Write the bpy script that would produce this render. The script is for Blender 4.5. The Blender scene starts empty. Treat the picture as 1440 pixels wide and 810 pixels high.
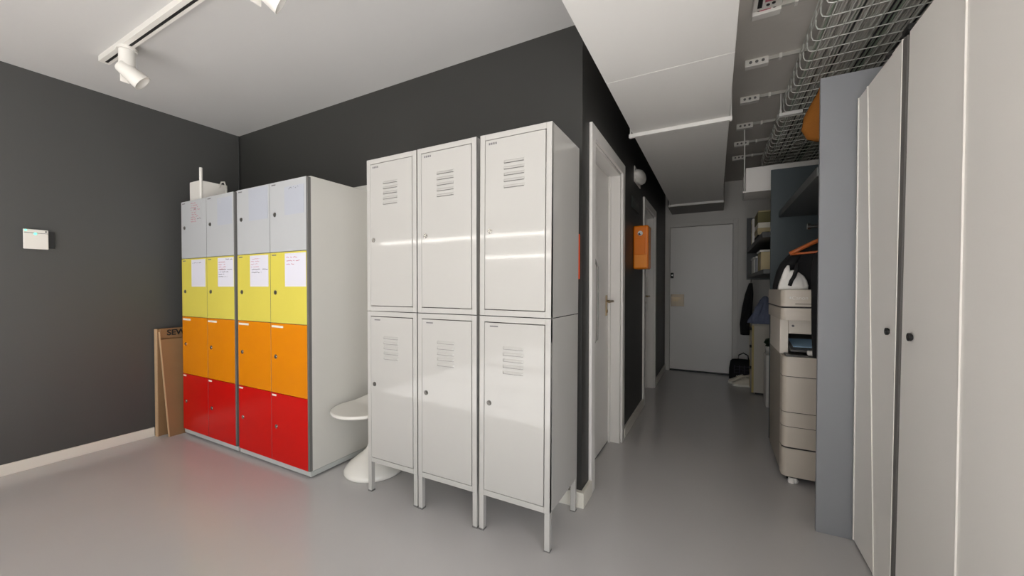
import bpy, bmesh, math, random
from mathutils import Vector, Matrix
random.seed(7)
SC = bpy.context.scene
COL = SC.collection
PI = math.pi

# ------------------------------------------------------------------ materials
def lin(c):
    c /= 255.0
    return c / 12.92 if c <= 0.04045 else ((c + 0.055) / 1.055) ** 2.4

def mat(name, rgb, rough=0.5, metal=0.0, var=0.0, scale=8.0, bump=0.0, bscale=60.0, spec=0.5, emit=None, coat=0.0, detail=4.0):
    m = bpy.data.materials.new(name); m.use_nodes = True
    nt = m.node_tree; b = nt.nodes['Principled BSDF']
    col = tuple(lin(v) for v in rgb) + (1,)
    b.inputs['Base Color'].default_value = col
    b.inputs['Roughness'].default_value = rough
    b.inputs['Metallic'].default_value = metal
    b.inputs['Specular IOR Level'].default_value = spec
    b.inputs['Coat Weight'].default_value = coat
    tc = nt.nodes.new('ShaderNodeTexCoord')
    if var > 0:
        n = nt.nodes.new('ShaderNodeTexNoise'); n.inputs['Scale'].default_value = scale; n.inputs['Detail'].default_value = detail
        nt.links.new(tc.outputs['Object'], n.inputs['Vector'])
        mx = nt.nodes.new('ShaderNodeMix'); mx.data_type = 'RGBA'
        mx.inputs[6].default_value = tuple(v * (1 - var) for v in col[:3]) + (1,)
        mx.inputs[7].default_value = tuple(min(1, v * (1 + var)) for v in col[:3]) + (1,)
        nt.links.new(n.outputs['Fac'], mx.inputs[0]); nt.links.new(mx.outputs[2], b.inputs['Base Color'])
    if bump > 0:
        n2 = nt.nodes.new('ShaderNodeTexNoise'); n2.inputs['Scale'].default_value = bscale; n2.inputs['Detail'].default_value = 3
        nt.links.new(tc.outputs['Object'], n2.inputs['Vector'])
        bp = nt.nodes.new('ShaderNodeBump'); bp.inputs['Strength'].default_value = bump; bp.inputs['Distance'].default_value = 0.01
        nt.links.new(n2.outputs['Fac'], bp.inputs['Height']); nt.links.new(bp.outputs['Normal'], b.inputs['Normal'])
    if emit:
        b.inputs['Emission Color'].default_value = tuple(lin(v) for v in emit[0]) + (1,)
        b.inputs['Emission Strength'].default_value = emit[1]
    return m

M = {}
M['floor'] = mat('grey_epoxy', (190, 188, 188), 0.18, var=0.05, scale=1.3, bump=0.03, bscale=7, spec=0.5)
M['ceil'] = mat('ceiling_paint', (196, 195, 193), 0.9, var=0.03, scale=2, bump=0.05, bscale=40)
M['concrete'] = mat('grey_slab', (205, 200, 193), 0.9, var=0.07, scale=2.5, bump=0.1, bscale=25)
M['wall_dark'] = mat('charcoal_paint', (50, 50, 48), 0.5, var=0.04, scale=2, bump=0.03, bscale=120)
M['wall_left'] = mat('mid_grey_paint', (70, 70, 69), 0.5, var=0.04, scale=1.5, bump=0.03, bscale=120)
M['wall_white'] = mat('white_wall_paint', (216, 213, 208), 0.7, var=0.03, bump=0.03, bscale=90)
M['base'] = mat('cream_baseboard', (224, 220, 210), 0.4)
M['white_lock'] = mat('white_steel', (186, 184, 180), 0.06, var=0.015, scale=3, bump=0.006, bscale=3.5)
M['white_lock_dark'] = mat('locker_inside', (120, 118, 115), 0.6)
M['colored_body'] = mat('locker_board', (210, 208, 202), 0.4, var=0.02, scale=4)
M['edge_grey'] = mat('grey_parts_and_shade', (105, 104, 102), 0.5)
M['kick'] = mat('plinth_grey', (190, 193, 190), 0.35)
M['d_white'] = mat('white_laminate', (188, 190, 192), 0.35, var=0.01)
M['d_yellow'] = mat('yellow_laminate', (218, 205, 88), 0.35, var=0.02, spec=0.22)
M['d_orange'] = mat('orange_laminate', (224, 134, 0), 0.35, var=0.02, spec=0.22)
M['d_red'] = mat('red_laminate', (200, 8, 2), 0.3, var=0.02, spec=0.22)
M['metal'] = mat('nickel', (190, 188, 184), 0.25, metal=1.0)
M['darkmetal'] = mat('dark_steel', (120, 118, 114), 0.4, metal=0.8)
M['pocket'] = mat('brushed_bronze', (140, 128, 112), 0.4, metal=0.6)
M['brass'] = mat('worn_brass', (150, 130, 100), 0.3, metal=1.0)
M['black'] = mat('black_plastic', (22, 22, 22), 0.45)
M['ink_dark'] = mat('dark_ink', (60, 55, 75), 0.7)
M['ink_red'] = mat('red_ink', (190, 90, 110), 0.7)
M['label_white'] = mat('label_strip', (235, 230, 215), 0.6)
M['label_dark'] = mat('label_marks', (112, 110, 112), 0.6)
M['paper'] = mat('white_paper', (222, 221, 232), 0.7)
M['sleeve'] = mat('clear_bluish_sleeve', (183, 187, 197), 0.3)
M['plastic_white'] = mat('white_plastic', (225, 222, 216), 0.35, var=0.01)
M['gloss_white'] = mat('moulded_white_plastic', (230, 227, 220), 0.22, coat=0.3)
M['wood'] = mat('thin_plywood', (140, 106, 70), 0.6, var=0.12, scale=5, bump=0.04)
M['wood_edge'] = mat('plywood_edge', (196, 166, 130), 0.6, var=0.1, scale=60)
M['orange_box'] = mat('orange_enamel', (232, 124, 18), 0.25)
M['orange_flap'] = mat('orange_enamel_light', (240, 145, 40), 0.25)
M['orange_sign'] = mat('orange_red_board', (240, 84, 14), 0.5)
M['door_white'] = mat('white_lacquer', (234, 231, 227), 0.35, var=0.01)
M['cup'] = mat('warm_grey_door', (240, 237, 232), 0.4, var=0.02, scale=2)
M['gap_shade'] = mat('gap_shade_grey', (104, 102, 99), 0.8)
M['cup_edge'] = mat('light_edge_trim', (235, 232, 226), 0.3)
M['panel_blue'] = mat('blue_grey_panel', (138, 140, 144), 0.5, var=0.02)
M['panel_dark'] = mat('dark_teal_panel', (62, 72, 76), 0.5)
M['shelf_dark'] = mat('dark_shelf', (78, 80, 80), 0.5)
M['duct'] = mat('duct_board', (226, 224, 220), 0.6, var=0.02, scale=1.5)
M['plenum'] = mat('plenum_grey', (120, 118, 114), 0.6)
M['hanger_white'] = mat('painted_bar', (232, 230, 226), 0.4)
M['wire'] = mat('galvanised_wire', (212, 213, 207), 0.4, metal=0.1)
M['cable_grey'] = mat('grey_cable', (186, 184, 177), 0.5)
M['cable_dark'] = mat('dark_cable', (52, 54, 54), 0.5)
M['cable_green'] = mat('green_grey_cable', (150, 164, 146), 0.5)
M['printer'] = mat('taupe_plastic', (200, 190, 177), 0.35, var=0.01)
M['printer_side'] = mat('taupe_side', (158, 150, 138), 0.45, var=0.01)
M['printer_light'] = mat('pale_plastic', (226, 218, 206), 0.4)
M['printer_dark'] = mat('tray_grey', (88, 86, 84), 0.3)
M['seam'] = mat('dark_seam', (40, 38, 36), 0.6)
M['blue_paper'] = mat('printed_sheet', (150, 185, 215), 0.5)
M['bag_white'] = mat('white_bag', (232, 229, 224), 0.5, var=0.03)
M['cloth_black'] = mat('black_wool', (16, 16, 18), 0.9, bump=0.2, bscale=90)
M['cloth_blue'] = mat('blue_grey_denim', (122, 130, 156), 0.9, var=0.15, scale=20, bump=0.2, bscale=90)
M['lattice'] = mat('dark_violet_weave', (52, 48, 60), 0.8)
M['cloth_ochre'] = mat('ochre_canvas', (172, 108, 38), 0.85, var=0.1, scale=12, bump=0.2, bscale=80)
M['hanger_wood'] = mat('varnished_beech', (176, 92, 42), 0.35, var=0.1, scale=20)
M['box_kraft'] = mat('cream_card', (196, 180, 140), 0.7)
M['olive'] = mat('olive_card', (106, 100, 62), 0.7)
M['drawer_edge'] = mat('pale_birch', (190, 172, 112), 0.5)
M['drawer'] = mat('cream_drawer', (196, 190, 178), 0.5)
M['leaf'] = mat('dark_leaf', (38, 56, 38), 0.5)
M['shoe'] = mat('cream_shoe', (214, 206, 190), 0.6)
M['shoe_sole'] = mat('shoe_sole', (232, 228, 216), 0.6)
M['led'] = mat('green_led', (120, 255, 200), 0.4, emit=((90, 255, 190), 2.5))
M['lamp'] = mat('lamp_diffuser', (255, 255, 255), 0.5, emit=((255, 250, 242), 48.0))
M['sticker'] = mat('faint_sticker', (205, 202, 196), 0.6)
M['plaque'] = mat('dark_green_plaque', (46, 54, 50), 0.4)
M['plaque_mark'] = mat('grey_green_mark', (88, 100, 92), 0.5)

# ------------------------------------------------------------------ mesh helpers
def BM(): return bmesh.new()

def box(bm, x0, x1, y0, y1, z0, z1, bev=0.0, seg=2):
    r = bmesh.ops.create_cube(bm, size=1.0)
    vs = r['verts']
    for v in vs:
        v.co = Vector(((x0 + x1) / 2 + v.co.x * (x1 - x0), (y0 + y1) / 2 + v.co.y * (y1 - y0), (z0 + z1) / 2 + v.co.z * (z1 - z0)))
    if bev > 0:
        es = list({e for v in vs for e in v.link_edges})
        bmesh.ops.bevel(bm, geom=es, offset=bev, segments=seg, affect='EDGES', profile=0.5)
    return vs

def hexa(bm, p):
    """p: 8 points, bottom loop 0-3, top loop 4-7"""
    v = [bm.verts.new(q) for q in p]
    for f in ((3, 2, 1, 0), (4, 5, 6, 7), (0, 1, 5, 4), (1, 2, 6, 5), (2, 3, 7, 6), (3, 0, 4, 7)):
        bm.faces.new([v[i] for i in f])

def frame_axes(d):
    d = Vector(d).normalized()
    a = Vector((0, 0, 1)) if abs(d.z) < 0.9 else Vector((1, 0, 0))
    u = d.cross(a).normalized(); w = u.cross(d).normalized()
    return u, w

def cyl(bm, p0, p1, r0, r1=None, n=16, cap=True):
    p0, p1 = Vector(p0), Vector(p1)
    r1 = r0 if r1 is None else r1
    u, w = frame_axes(p1 - p0)
    A = [bm.verts.new(p0 + (u * math.cos(2 * PI * i / n) + w * math.sin(2 * PI * i / n)) * r0) for i in range(n)]
    B = [bm.verts.new(p1 + (u * math.cos(2 * PI * i / n) + w * math.sin(2 * PI * i / n)) * r1) for i in range(n)]
    for i in range(n):
        bm.faces.new((A[i], A[(i + 1) % n], B[(i + 1) % n], B[i]))
    if cap:
        bm.faces.new(A[::-1]); bm.faces.new(B)

def tube(bm, pts, r, n=6):
    pts = [Vector(p) for p in pts]
    rings = []
    for i, p in enumerate(pts):
        d = (pts[min(i + 1, len(pts) - 1)] - pts[max(i - 1, 0)])
        u, w = frame_axes(d)
        rings.append([bm.verts.new(p + (u * math.cos(2 * PI * k / n) + w * math.sin(2 * PI * k / n)) * r) for k in range(n)])
    for a, b in zip(rings, rings[1:]):
        for k in range(n):
            bm.faces.new((a[k], a[(k + 1) % n], b[(k + 1) % n], b[k]))
    bm.faces.new(rings[0][::-1]); bm.faces.new(rings[-1])

def lathe(bm, prof, cx=0, cy=0, n=40, sx=1, sy=1):
    rings = []
    for r, z in prof:
        if r < 1e-5: rings.append([bm.verts.new((cx, cy, z))])
        else: rings.append([bm.verts.new((cx + r * sx * math.cos(2 * PI * i / n), cy + r * sy * math.sin(2 * PI * i / n), z)) for i in range(n)])
    for a, b in zip(rings, rings[1:]):
        if len(a) == 1 and len(b) == 1: continue
        for i in range(n):
            j = (i + 1) % n
            if len(a) == 1: bm.faces.new((a[0], b[j], b[i]))
            elif len(b) == 1: bm.faces.new((a[i], a[j], b[0]))
            else: bm.faces.new((a[i], a[j], b[j], b[i]))

def loft(bm, secs, n=28, amp=0.0, k=5, seed=0, axis='z'):
    """secs: (cx, cy, cz, rx, ry); elliptical rings perpendicular to an axis, with soft folds"""
    rnd = random.Random(seed); ph = [rnd.uniform(0, 6.28) for _ in range(4)]
    rings = []
    for q, (cx, cy, cz, rx, ry) in enumerate(secs):
        ring = []
        for i in range(n):
            t = 2 * PI * i / n
            f = 1 + amp * (math.sin(k * t + ph[0] + 0.5 * q) + 0.6 * math.sin((k * 2 + 1) * t + ph[1] - 0.3 * q))
            a, b = rx * f * math.cos(t), ry * f * math.sin(t)
            if axis == 'z': co = (cx + a, cy + b, cz)
            elif axis == 'x': co = (cx, cy + a, cz + b)
            else: co = (cx + a, cy, cz + b)
            ring.append(bm.verts.new(co))
        rings.append(ring)
    for a, b in zip(rings, rings[1:]):
        for i in range(n):
            bm.faces.new((a[i], a[(i + 1) % n], b[(i + 1) % n], b[i]))
    bm.faces.new(rings[0][::-1]); bm.faces.new(rings[-1])

def prism(bm, outline, z0, z1):
    A = [bm.verts.new((x, y, z0)) for x, y in outline]; B = [bm.verts.new((x, y, z1)) for x, y in outline]
    n = len(outline)
    bm.faces.new(A[::-1]); bm.faces.new(B)
    for i in range(n): bm.faces.new((A[i], A[(i + 1) % n], B[(i + 1) % n], B[i]))

def obj(name, bm, m, parent=None, smooth=False, off=None):
    bmesh.ops.recalc_face_normals(bm, faces=bm.faces[:])
    me = bpy.data.meshes.new(name)
    if off is not None: bmesh.ops.translate(bm, verts=bm.verts[:], vec=-Vector(off))
    bm.to_mesh(me); bm.free()
    me.materials.append(M[m] if isinstance(m, str) else m)
    if smooth:
        for p in me.polygons: p.use_smooth = True
    o = bpy.data.objects.new(name, me); COL.objects.link(o)
    if parent is not None: o.parent = parent
    if off is not None and parent is None: o.location = off
    return o

def autosmooth(o, ang=40):
    me = o.data
    bm = bmesh.new(); bm.from_mesh(me)
    for f in bm.faces: f.smooth = True
    for e in bm.edges:
        if len(e.link_faces) == 2 and e.calc_face_angle(0) > math.radians(ang): e.smooth = False
    bm.to_mesh(me); bm.free()
    return o

def thing(name, label, cat, loc=(0, 0, 0), group=None):
    o = bpy.data.objects.new(name, None); COL.objects.link(o)
    o.empty_display_size = 0.1; o.location = loc
    o['label'] = label; o['category'] = cat
    if group: o['group'] = group
    return o

def tag(o, label, cat, group=None):
    o['label'] = label; o['category'] = cat
    if group: o['group'] = group
    return o

def struct(name, bm, m, parent=None):
    o = obj(name, bm, m, parent)
    if parent is None: o['kind'] = 'structure'
    return o

def struct_root(name, loc=(0, 0, 0)):
    o = bpy.data.objects.new(name, None); COL.objects.link(o); o.location = loc; o['kind'] = 'structure'
    return o

def dup(root, loc, label=None):
    r = root.copy(); COL.objects.link(r); r.location = loc
    if label: r['label'] = label
    def rec(src, dst):
        for ch in list(src.children):
            c = ch.copy(); COL.objects.link(c); c.parent = dst
            rec(ch, c)
    rec(root, r)
    return r

def text_mesh(name, txt, size, m, parent, mtx, depth=0.0006, off=0.0):
    cu = bpy.data.curves.new(name, 'FONT'); cu.body = txt; cu.size = size; cu.extrude = depth; cu.align_x = 'CENTER'; cu.align_y = 'CENTER'; cu.offset = off
    t = bpy.data.objects.new(name + '_tmp', cu); COL.objects.link(t)
    bpy.context.view_layer.update()
    dg = bpy.context.evaluated_depsgraph_get()
    me = bpy.data.meshes.new_from_object(t.evaluated_get(dg))
    bpy.data.objects.remove(t); bpy.data.curves.remove(cu)
    me.transform(mtx); me.materials.clear(); me.materials.append(M[m])
    o = bpy.data.objects.new(name, me); COL.objects.link(o); o.parent = parent
    return o

# text facing -Y (read by someone looking towards +Y)
def face_negY(x, y, z): return Matrix.Translation((x, y, z)) @ Matrix.Rotation(PI / 2, 4, 'X')

def scribble(bm, x0, z, w, y, seed, h=0.006, th=0.0016):
    """a line of illegible handwriting as a thin wavy ribbon on a plane facing -Y"""
    r = random.Random(seed); x = x0; pts = []
    while x < x0 + w:
        pts.append((x, z + r.uniform(-h, h) * 0.5)); x += r.uniform(0.004, 0.008)
        if r.random() < 0.12:
            if len(pts) > 1: ribbon(bm, pts, y, th)
            pts = []; x += 0.008
    if len(pts) > 1: ribbon(bm, pts, y, th)

def ribbon(bm, pts, y, th):
    a = []
    for i, (x, z) in enumerate(pts):
        a.append((bm.verts.new((x, y, z - th)), bm.verts.new((x, y, z + th)), bm.verts.new((x, y - 0.0004, z + th)), bm.verts.new((x, y - 0.0004, z - th))))
    for p, q in zip(a, a[1:]):
        for i in range(4):
            bm.faces.new((p[i], p[(i + 1) % 4], q[(i + 1) % 4], q[i]))
    bm.faces.new(a[0]); bm.faces.new(a[-1][::-1])

# ------------------------------------------------------------------ the room
H = 2.63            # ceiling
XL, XC, XR = -4.0, -0.64, 1.25
YB, YE = 2.03, 5.98
YF = -5.6           # window wall behind
XF = -8.6           # far left side of the big room

bm = BM(); box(bm, XF - 0.2, XR + 0.2, YF - 0.2, YE + 0.2, -0.12, 0.0); struct('floor', bm, 'floor')
bm = BM(); box(bm, XF - 0.2, XC + 0.14, YF - 0.2, YB, H, H + 0.12); struct('ceiling', bm, 'ceil')
bm = BM(); box(bm, XC - 0.4, XR + 0.2, YB, YE + 0.2, H, H + 0.12); box(bm, XC + 0.14, XR + 0.2, YF - 0.2, YB, H, H + 0.12); struct('ceiling_corridor', bm, 'concrete')
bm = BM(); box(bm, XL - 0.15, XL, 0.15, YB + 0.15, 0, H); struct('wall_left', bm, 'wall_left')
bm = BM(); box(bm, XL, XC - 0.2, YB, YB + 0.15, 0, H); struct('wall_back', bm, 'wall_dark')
# corridor wall with two door openings
D1 = (2.235, 3.0, 2.07); D2 = (4.09, 4.82, 2.03)
bm = BM()
T = 0.2
box(bm, XC - T, XC, YB, D1[0], 0, H)
box(bm, XC - T, XC, D1[0], D1[1], D1[2], H)
box(bm, XC - T, XC, D1[1], D2[0], 0, H)
box(bm, XC - T, XC, D2[0], D2[1], D2[2], H)
box(bm, XC - T, XC, D2[1], YE, 0, H)
for d in (D1, D2): box(bm, XC - T - 0.02, XC - T, d[0] - 0.05, d[1] + 0.05, 0, H)  # unseen backings added behind the doors to block sky leaks
struct('wall_corridor', bm, 'wall_dark')
bm = BM()
box(bm, XC - T, -0.575, YE, YE + 0.2, 0, H); box(bm, -0.575, 0.215, YE, YE + 0.2, 2.06, H); box(bm, 0.215, XR + 0.2, YE, YE + 0.2, 0, H); box(bm, -0.575, 0.215, YE + 0.12, YE + 0.2, 0, 2.06)  # last box is an added backing against sky light leaking in
struct('wall_end', bm, 'wall_white')
fill_winr = [(-3.4, -1.7), (-1.4, 0.45)]  # unseen right-hand windows, added to light the side-facing surfaces
RZ0, RZ1 = 0.12, 2.2
bm = BM(); box(bm, XR, XR + 0.2, YF, YE, 0, RZ0); box(bm, XR, XR + 0.2, YF, YE, RZ1, H)
edges = [YF] + [v for w in fill_winr for v in w] + [YE]
for a, b in zip(edges[0::2], edges[1::2]): box(bm, XR, XR + 0.2, a, b, RZ0, RZ1)
struct('wall_right', bm, 'wall_white')
for i, (a, b) in enumerate(fill_winr):
    r = struct_root('window_%d' % (i + 2), (0, 0, 0))
    bm = BM(); x0, x1 = XR + 0.08, XR + 0.14
    for y0, y1, z0, z1 in ((a, a + 0.05, RZ0, RZ1), (b - 0.05, b, RZ0, RZ1), (a, b, RZ0, RZ0 + 0.05), (a, b, RZ1 - 0.05, RZ1), ((a + b) / 2 - 0.03, (a + b) / 2 + 0.03, RZ0, RZ1)):
        box(bm, x0, x1, y0, y1, z0, z1)
    obj('window_frame', bm, 'door_white', r)
bm = BM(); box(bm, XF - 0.2, XF, YF, 0.15, 0, H); struct('wall_far_left', bm, 'wall_white')
bm = BM(); box(bm, XF, XL - 0.15, 0.15, 0.35, 0, H); struct('wall_far_back', bm, 'wall_white')
# window wall behind the camera
wins = [(-2.4, 1.15)]
WZ0, WZ1 = 0.12, 2.5
bm = BM()
box(bm, XF, XR, YF - 0.2, YF, 0, WZ0); box(bm, XF, XR, YF - 0.2, YF, WZ1, H)
edges = [XF] + [v for w in wins for v in w] + [XR]
for a, b in zip(edges[0::2], edges[1::2]): box(bm, a, b, YF - 0.2, YF, WZ0, WZ1)
struct('wall_front', bm, 'wall_white')
for i, (a, b) in enumerate(wins):
    r = struct_root('window_%d' % (i + 1), (0, 0, 0))
    bm = BM(); y0, y1 = YF - 0.14, YF - 0.08
    for x0, x1, z0, z1 in ((a, a + 0.05, WZ0, WZ1), (b - 0.05, b, WZ0, WZ1), (a, b, WZ0, WZ0 + 0.05), (a, b, WZ1 - 0.05, WZ1), ((a + b) / 2 - 0.03, (a + b) / 2 + 0.03, WZ0, WZ1)):
        box(bm, x0, x1, y0, y1, z0, z1)
    obj('window_frame', bm, 'door_white', r)

# baseboards
bm = BM(); box(bm, XL, XL + 0.015, 0.15, 1.38, 0.0, 0.072, 0.003); struct('baseboard_left', bm, 'base')
bm = BM(); box(bm, XL + 0.015, XC + 0.022, YB - 0.03, YB, 0.0, 0.085, 0.003); struct('baseboard_back', bm, 'base')
bm = BM(); box(bm, XC, XC + 0.022, YB, 2.165, 0.0, 0.085, 0.003); struct('baseboard_corner', bm, 'base')
bm = BM(); box(bm, XC, XC + 0.018, 3.10, 4.0, 0.0, 0.08, 0.003); struct('baseboard_corridor', bm, 'base')
bm = BM(); box(bm, XC, XC + 0.018, 4.92, YE, 0.0, 0.08, 0.003); struct('baseboard_corridor_far', bm, 'base')

# corridor doors: recessed leaves with white casings
def side_door(n, y0, y1, zt, casing, handle_pull):
    r = struct_root('door_%d' % n, (XC, (y0 + y1) / 2, 0)); off = r.location.copy()
    bm = BM()
    c = casing
    box(bm, XC, XC + 0.018, y0 - c, y0, 0, zt + c, 0.003); box(bm, XC, XC + 0.018, y1, y1 + c, 0, zt + c, 0.003); box(bm, XC, XC + 0.018, y0, y1, zt, zt + c, 0.003)
    obj('door_casing', bm, 'door_white', r, off=off)
    bm = BM()
    box(bm, XC - 0.16, XC, y0, y0 + 0.02, 0, zt); box(bm, XC - 0.16, XC, y1 - 0.02, y1, 0, zt); box(bm, XC - 0.16, XC, y0 + 0.02, y1 - 0.02, zt - 0.02, zt)
    # stop bead
    box(bm, XC - 0.085, XC - 0.07, y1 - 0.04, y1 - 0.02, 0, zt - 0.02); box(bm, XC - 0.085, XC - 0.07, y0 + 0.02, y0 + 0.04, 0, zt - 0.02)
    obj('door_jamb', bm, 'door_white', r, off=off)
    bm = BM(); box(bm, XC - 0.125, XC - 0.085, y0 + 0.024, y1 - 0.024, 0.012, zt - 0.024, 0.003)
    leaf = obj('door_leaf', bm, 'door_white', r, off=off)
    bm = BM(); box(bm, XC - 0.16, XC - 0.09, y0, y1, 0.0, 0.006); obj('threshold', bm, 'black', r, off=off)
    xf = XC - 0.085; hy = y1 - 0.10
    bm = BM()
    box(bm, xf, xf + 0.006, hy - 0.02, hy + 0.02, 0.985, 1.14, 0.002)
    cyl(bm, (xf, hy, 1.095), (xf + 0.05, hy, 1.095), 0.009)
    tube(bm, [(xf + 0.05, hy + 0.005, 1.095), (xf + 0.052, hy - 0.04, 1.097), (xf + 0.05, hy - 0.12, 1.094)], 0.009, 8)
    cyl(bm, (xf, hy, 1.02), (xf + 0.012, hy, 1.02), 0.012)
    obj('door_handle', bm, 'brass', leaf, off=off)
    if handle_pull:
        py = y0 + 0.235
        bm = BM(); tube(bm, [(xf, py - 0.03, 1.40), (xf + 0.035, py - 0.01, 1.385), (xf + 0.05, py, 1.33), (xf + 0.052, py, 1.1), (xf + 0.05, py, 0.86), (xf + 0.03, py - 0.01, 0.82), (xf, py - 0.03, 0.81)], 0.006, 8)
        obj('pull_bar', bm, 'darkmetal', leaf, off=off)
side_door(1, D1[0], D1[1], D1[2], 0.075, True)
side_door(2, D2[0], D2[1], D2[2], 0.075, False)
# end door
r = struct_root('door_3', (0, YE, 0)); off = r.location.copy()
bm = BM(); box(bm, -0.572, 0.212, YE + 0.012, YE + 0.055, 0.022, 2.055, 0.003); leaf = obj('door_leaf', bm, 'door_white', r, off=off)
bm = BM(); box(bm, -0.572, 0.212, YE + 0.0, YE + 0.10, 0, 0.012); obj('threshold', bm, 'black', r, off=off)
bm = BM(); box(bm, -0.635, -0.575, YE - 0.012, YE, 0, 2.12, 0.003); box(bm, 0.215, 0.275, YE - 0.012, YE, 0, 2.12, 0.003); box(bm, -0.575, 0.215, YE - 0.012, YE, 2.06, 2.12, 0.003)
obj('door_casing', bm, 'wall_white', r, off=off)
bm = BM(); box(bm, -0.565, -0.525, YE - 0.002, YE + 0.012, 1.33, 1.41, 0.006); obj('lock_plate', bm, 'black', leaf, off=off)
bm = BM(); cyl(bm, (-0.543, YE - 0.002, 1.372), (-0.543, YE - 0.014, 1.372), 0.011); obj('lock_cylinder', bm, 'metal', leaf, off=off)
# open-topped metal pocket on the door
bm = BM()
box(bm, -0.555, -0.385, YE + 0.004, YE + 0.012, 0.93, 1.10)
box(bm, -0.555, -0.548, YE - 0.03, YE + 0.004, 0.93, 1.10); box(bm, -0.392, -0.385, YE - 0.03, YE + 0.004, 0.93, 1.10)
box(bm, -0.555, -0.385, YE - 0.036, YE - 0.03, 0.93, 1.075, 0.001); box(bm, -0.555, -0.385, YE - 0.03, YE + 0.004, 0.93, 0.936)
obj('metal_pocket', bm, 'pocket', leaf, off=off)
bm = BM()
for k in range(3): box(bm, -0.54, -0.42 - 0.02 * k, YE - 0.038, YE - 0.036, 1.045 - 0.02 * k, 1.053 - 0.02 * k)
obj('pocket_slots', bm, 'brass', leaf, off=off)

# ------------------------------------------------------------------ coloured lockers
def lock(bm, x, y, z, r=0.011):
    cyl(bm, (x, y, z), (x, y - 0.003, z), r * 1.25, n=18)
    cyl(bm, (x, y - 0.003, z), (x, y - 0.0065, z), r * 0.8, n=18)

ROWS = [('d_red', 0.048, 0.498), ('d_orange', 0.502, 0.962), ('d_yellow', 0.966, 1.428), ('d_white', 1.432, 1.888)]
CW, CDP = 0.795, 0.47
def colour_locker(loc, label):
    t = thing('locker_unit', label, 'locker', loc, 'coloured eight-door locker units')
    bm = BM()
    box(bm, 0.0, 0.018, 0.0, CDP, 0.045, 1.893, 0.001); box(bm, CW - 0.018, CW, 0.0, CDP, 0.045, 1.893, 0.001)
    box(bm, 0.018, CW - 0.018, 0.0, CDP, 1.875, 1.893); box(bm, 0.018, CW - 0.018, 0.0, CDP, 0.045, 0.063); box(bm, 0.018, CW - 0.018, CDP - 0.01, CDP, 0.063, 1.875)
    box(bm, CW / 2 - 0.009, CW / 2 + 0.009, 0.0, CDP - 0.01, 0.063, 1.875)
    for z in (0.5, 0.964, 1.43): box(bm, 0.018, CW - 0.018, 0.002, CDP - 0.01, z - 0.009, z + 0.009)
    obj('carcass', bm, 'colored_body', t)
    bm = BM(); box(bm, 0.0, CW, -0.012, CDP, 0.012, 0.043, 0.001); obj('plinth', bm, 'kick', t)
    bm = BM()
    bm.free()
    for x in (0.05, CW - 0.05):
        for y in (0.03, CDP - 0.04):
            bm = BM(); cyl(bm, (x, y, 0), (x, y, 0.012), 0.018); obj('foot', bm, 'black', t)
    for c in range(2):
        x0 = 0.004 + c * CW / 2; x1 = x0 + CW / 2 - 0.012 + (0 if c else 0.008)
        if c == 1: x1 = CW - 0.014
        for m, z0, z1 in ROWS:
            bm = BM(); box(bm, x0, x1, -0.022, -0.004, z0, z1, 0.001)
            d = obj('door', bm, m, t)
            d['label'] = {'d_red': 'red door', 'd_orange': 'orange door', 'd_yellow': 'yellow door', 'd_white': 'white door'}[m]
            if c == 1 or True:
                bm = BM(); box(bm, x1, x1 + 0.0012, -0.0215, -0.004, z0, z1); obj('edge_shade', bm, 'edge_grey', d)  # grey side face paints the door edge as seen in shade
            bm = BM(); zl = z0 + (0.245 if m == 'd_white' else 0.24 if m == 'd_orange' else 0.23 if m == 'd_red' else 0.2)
            lock(bm, x0 + 0.055, -0.022, zl, 0.0115); autosmooth(obj('lock', bm, 'metal' if m in ('d_red', 'd_orange') else 'darkmetal', d))
            bm = BM()
            if m == 'd_orange': box(bm, x0 + 0.01, x0 + 0.135, -0.0228, -0.022, z1 - 0.028, z1 - 0.014)
            elif m == 'd_red': box(bm, x0 + 0.008, x0 + 0.055, -0.0228, -0.022, z1 - 0.02, z1 - 0.008)
            else: box(bm, x0 + 0.02, x0 + 0.065, -0.0228, -0.022, z1 - 0.02, z1 - 0.013)
            obj('number_label', bm, 'label_white' if m in ('d_orange', 'd_red') else 'label_dark', d)
    bm = BM(); box(bm, CW - 0.012, CW, -0.020, 0.0, 0.048, 1.885); obj('edge_shade_strip', bm, 'edge_grey', t)  # grey strip paints the shaded door edge and gap
    return t
YC = 1.535
U1 = colour_locker((-3.843, YC, 0), 'eight-door rainbow locker unit against the left wall, carrying a white router box')
U2 = dup(U1, (-3.02, YC, 0), 'eight-door rainbow locker unit with its white side showing, beside the white pedestal chair')

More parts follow.
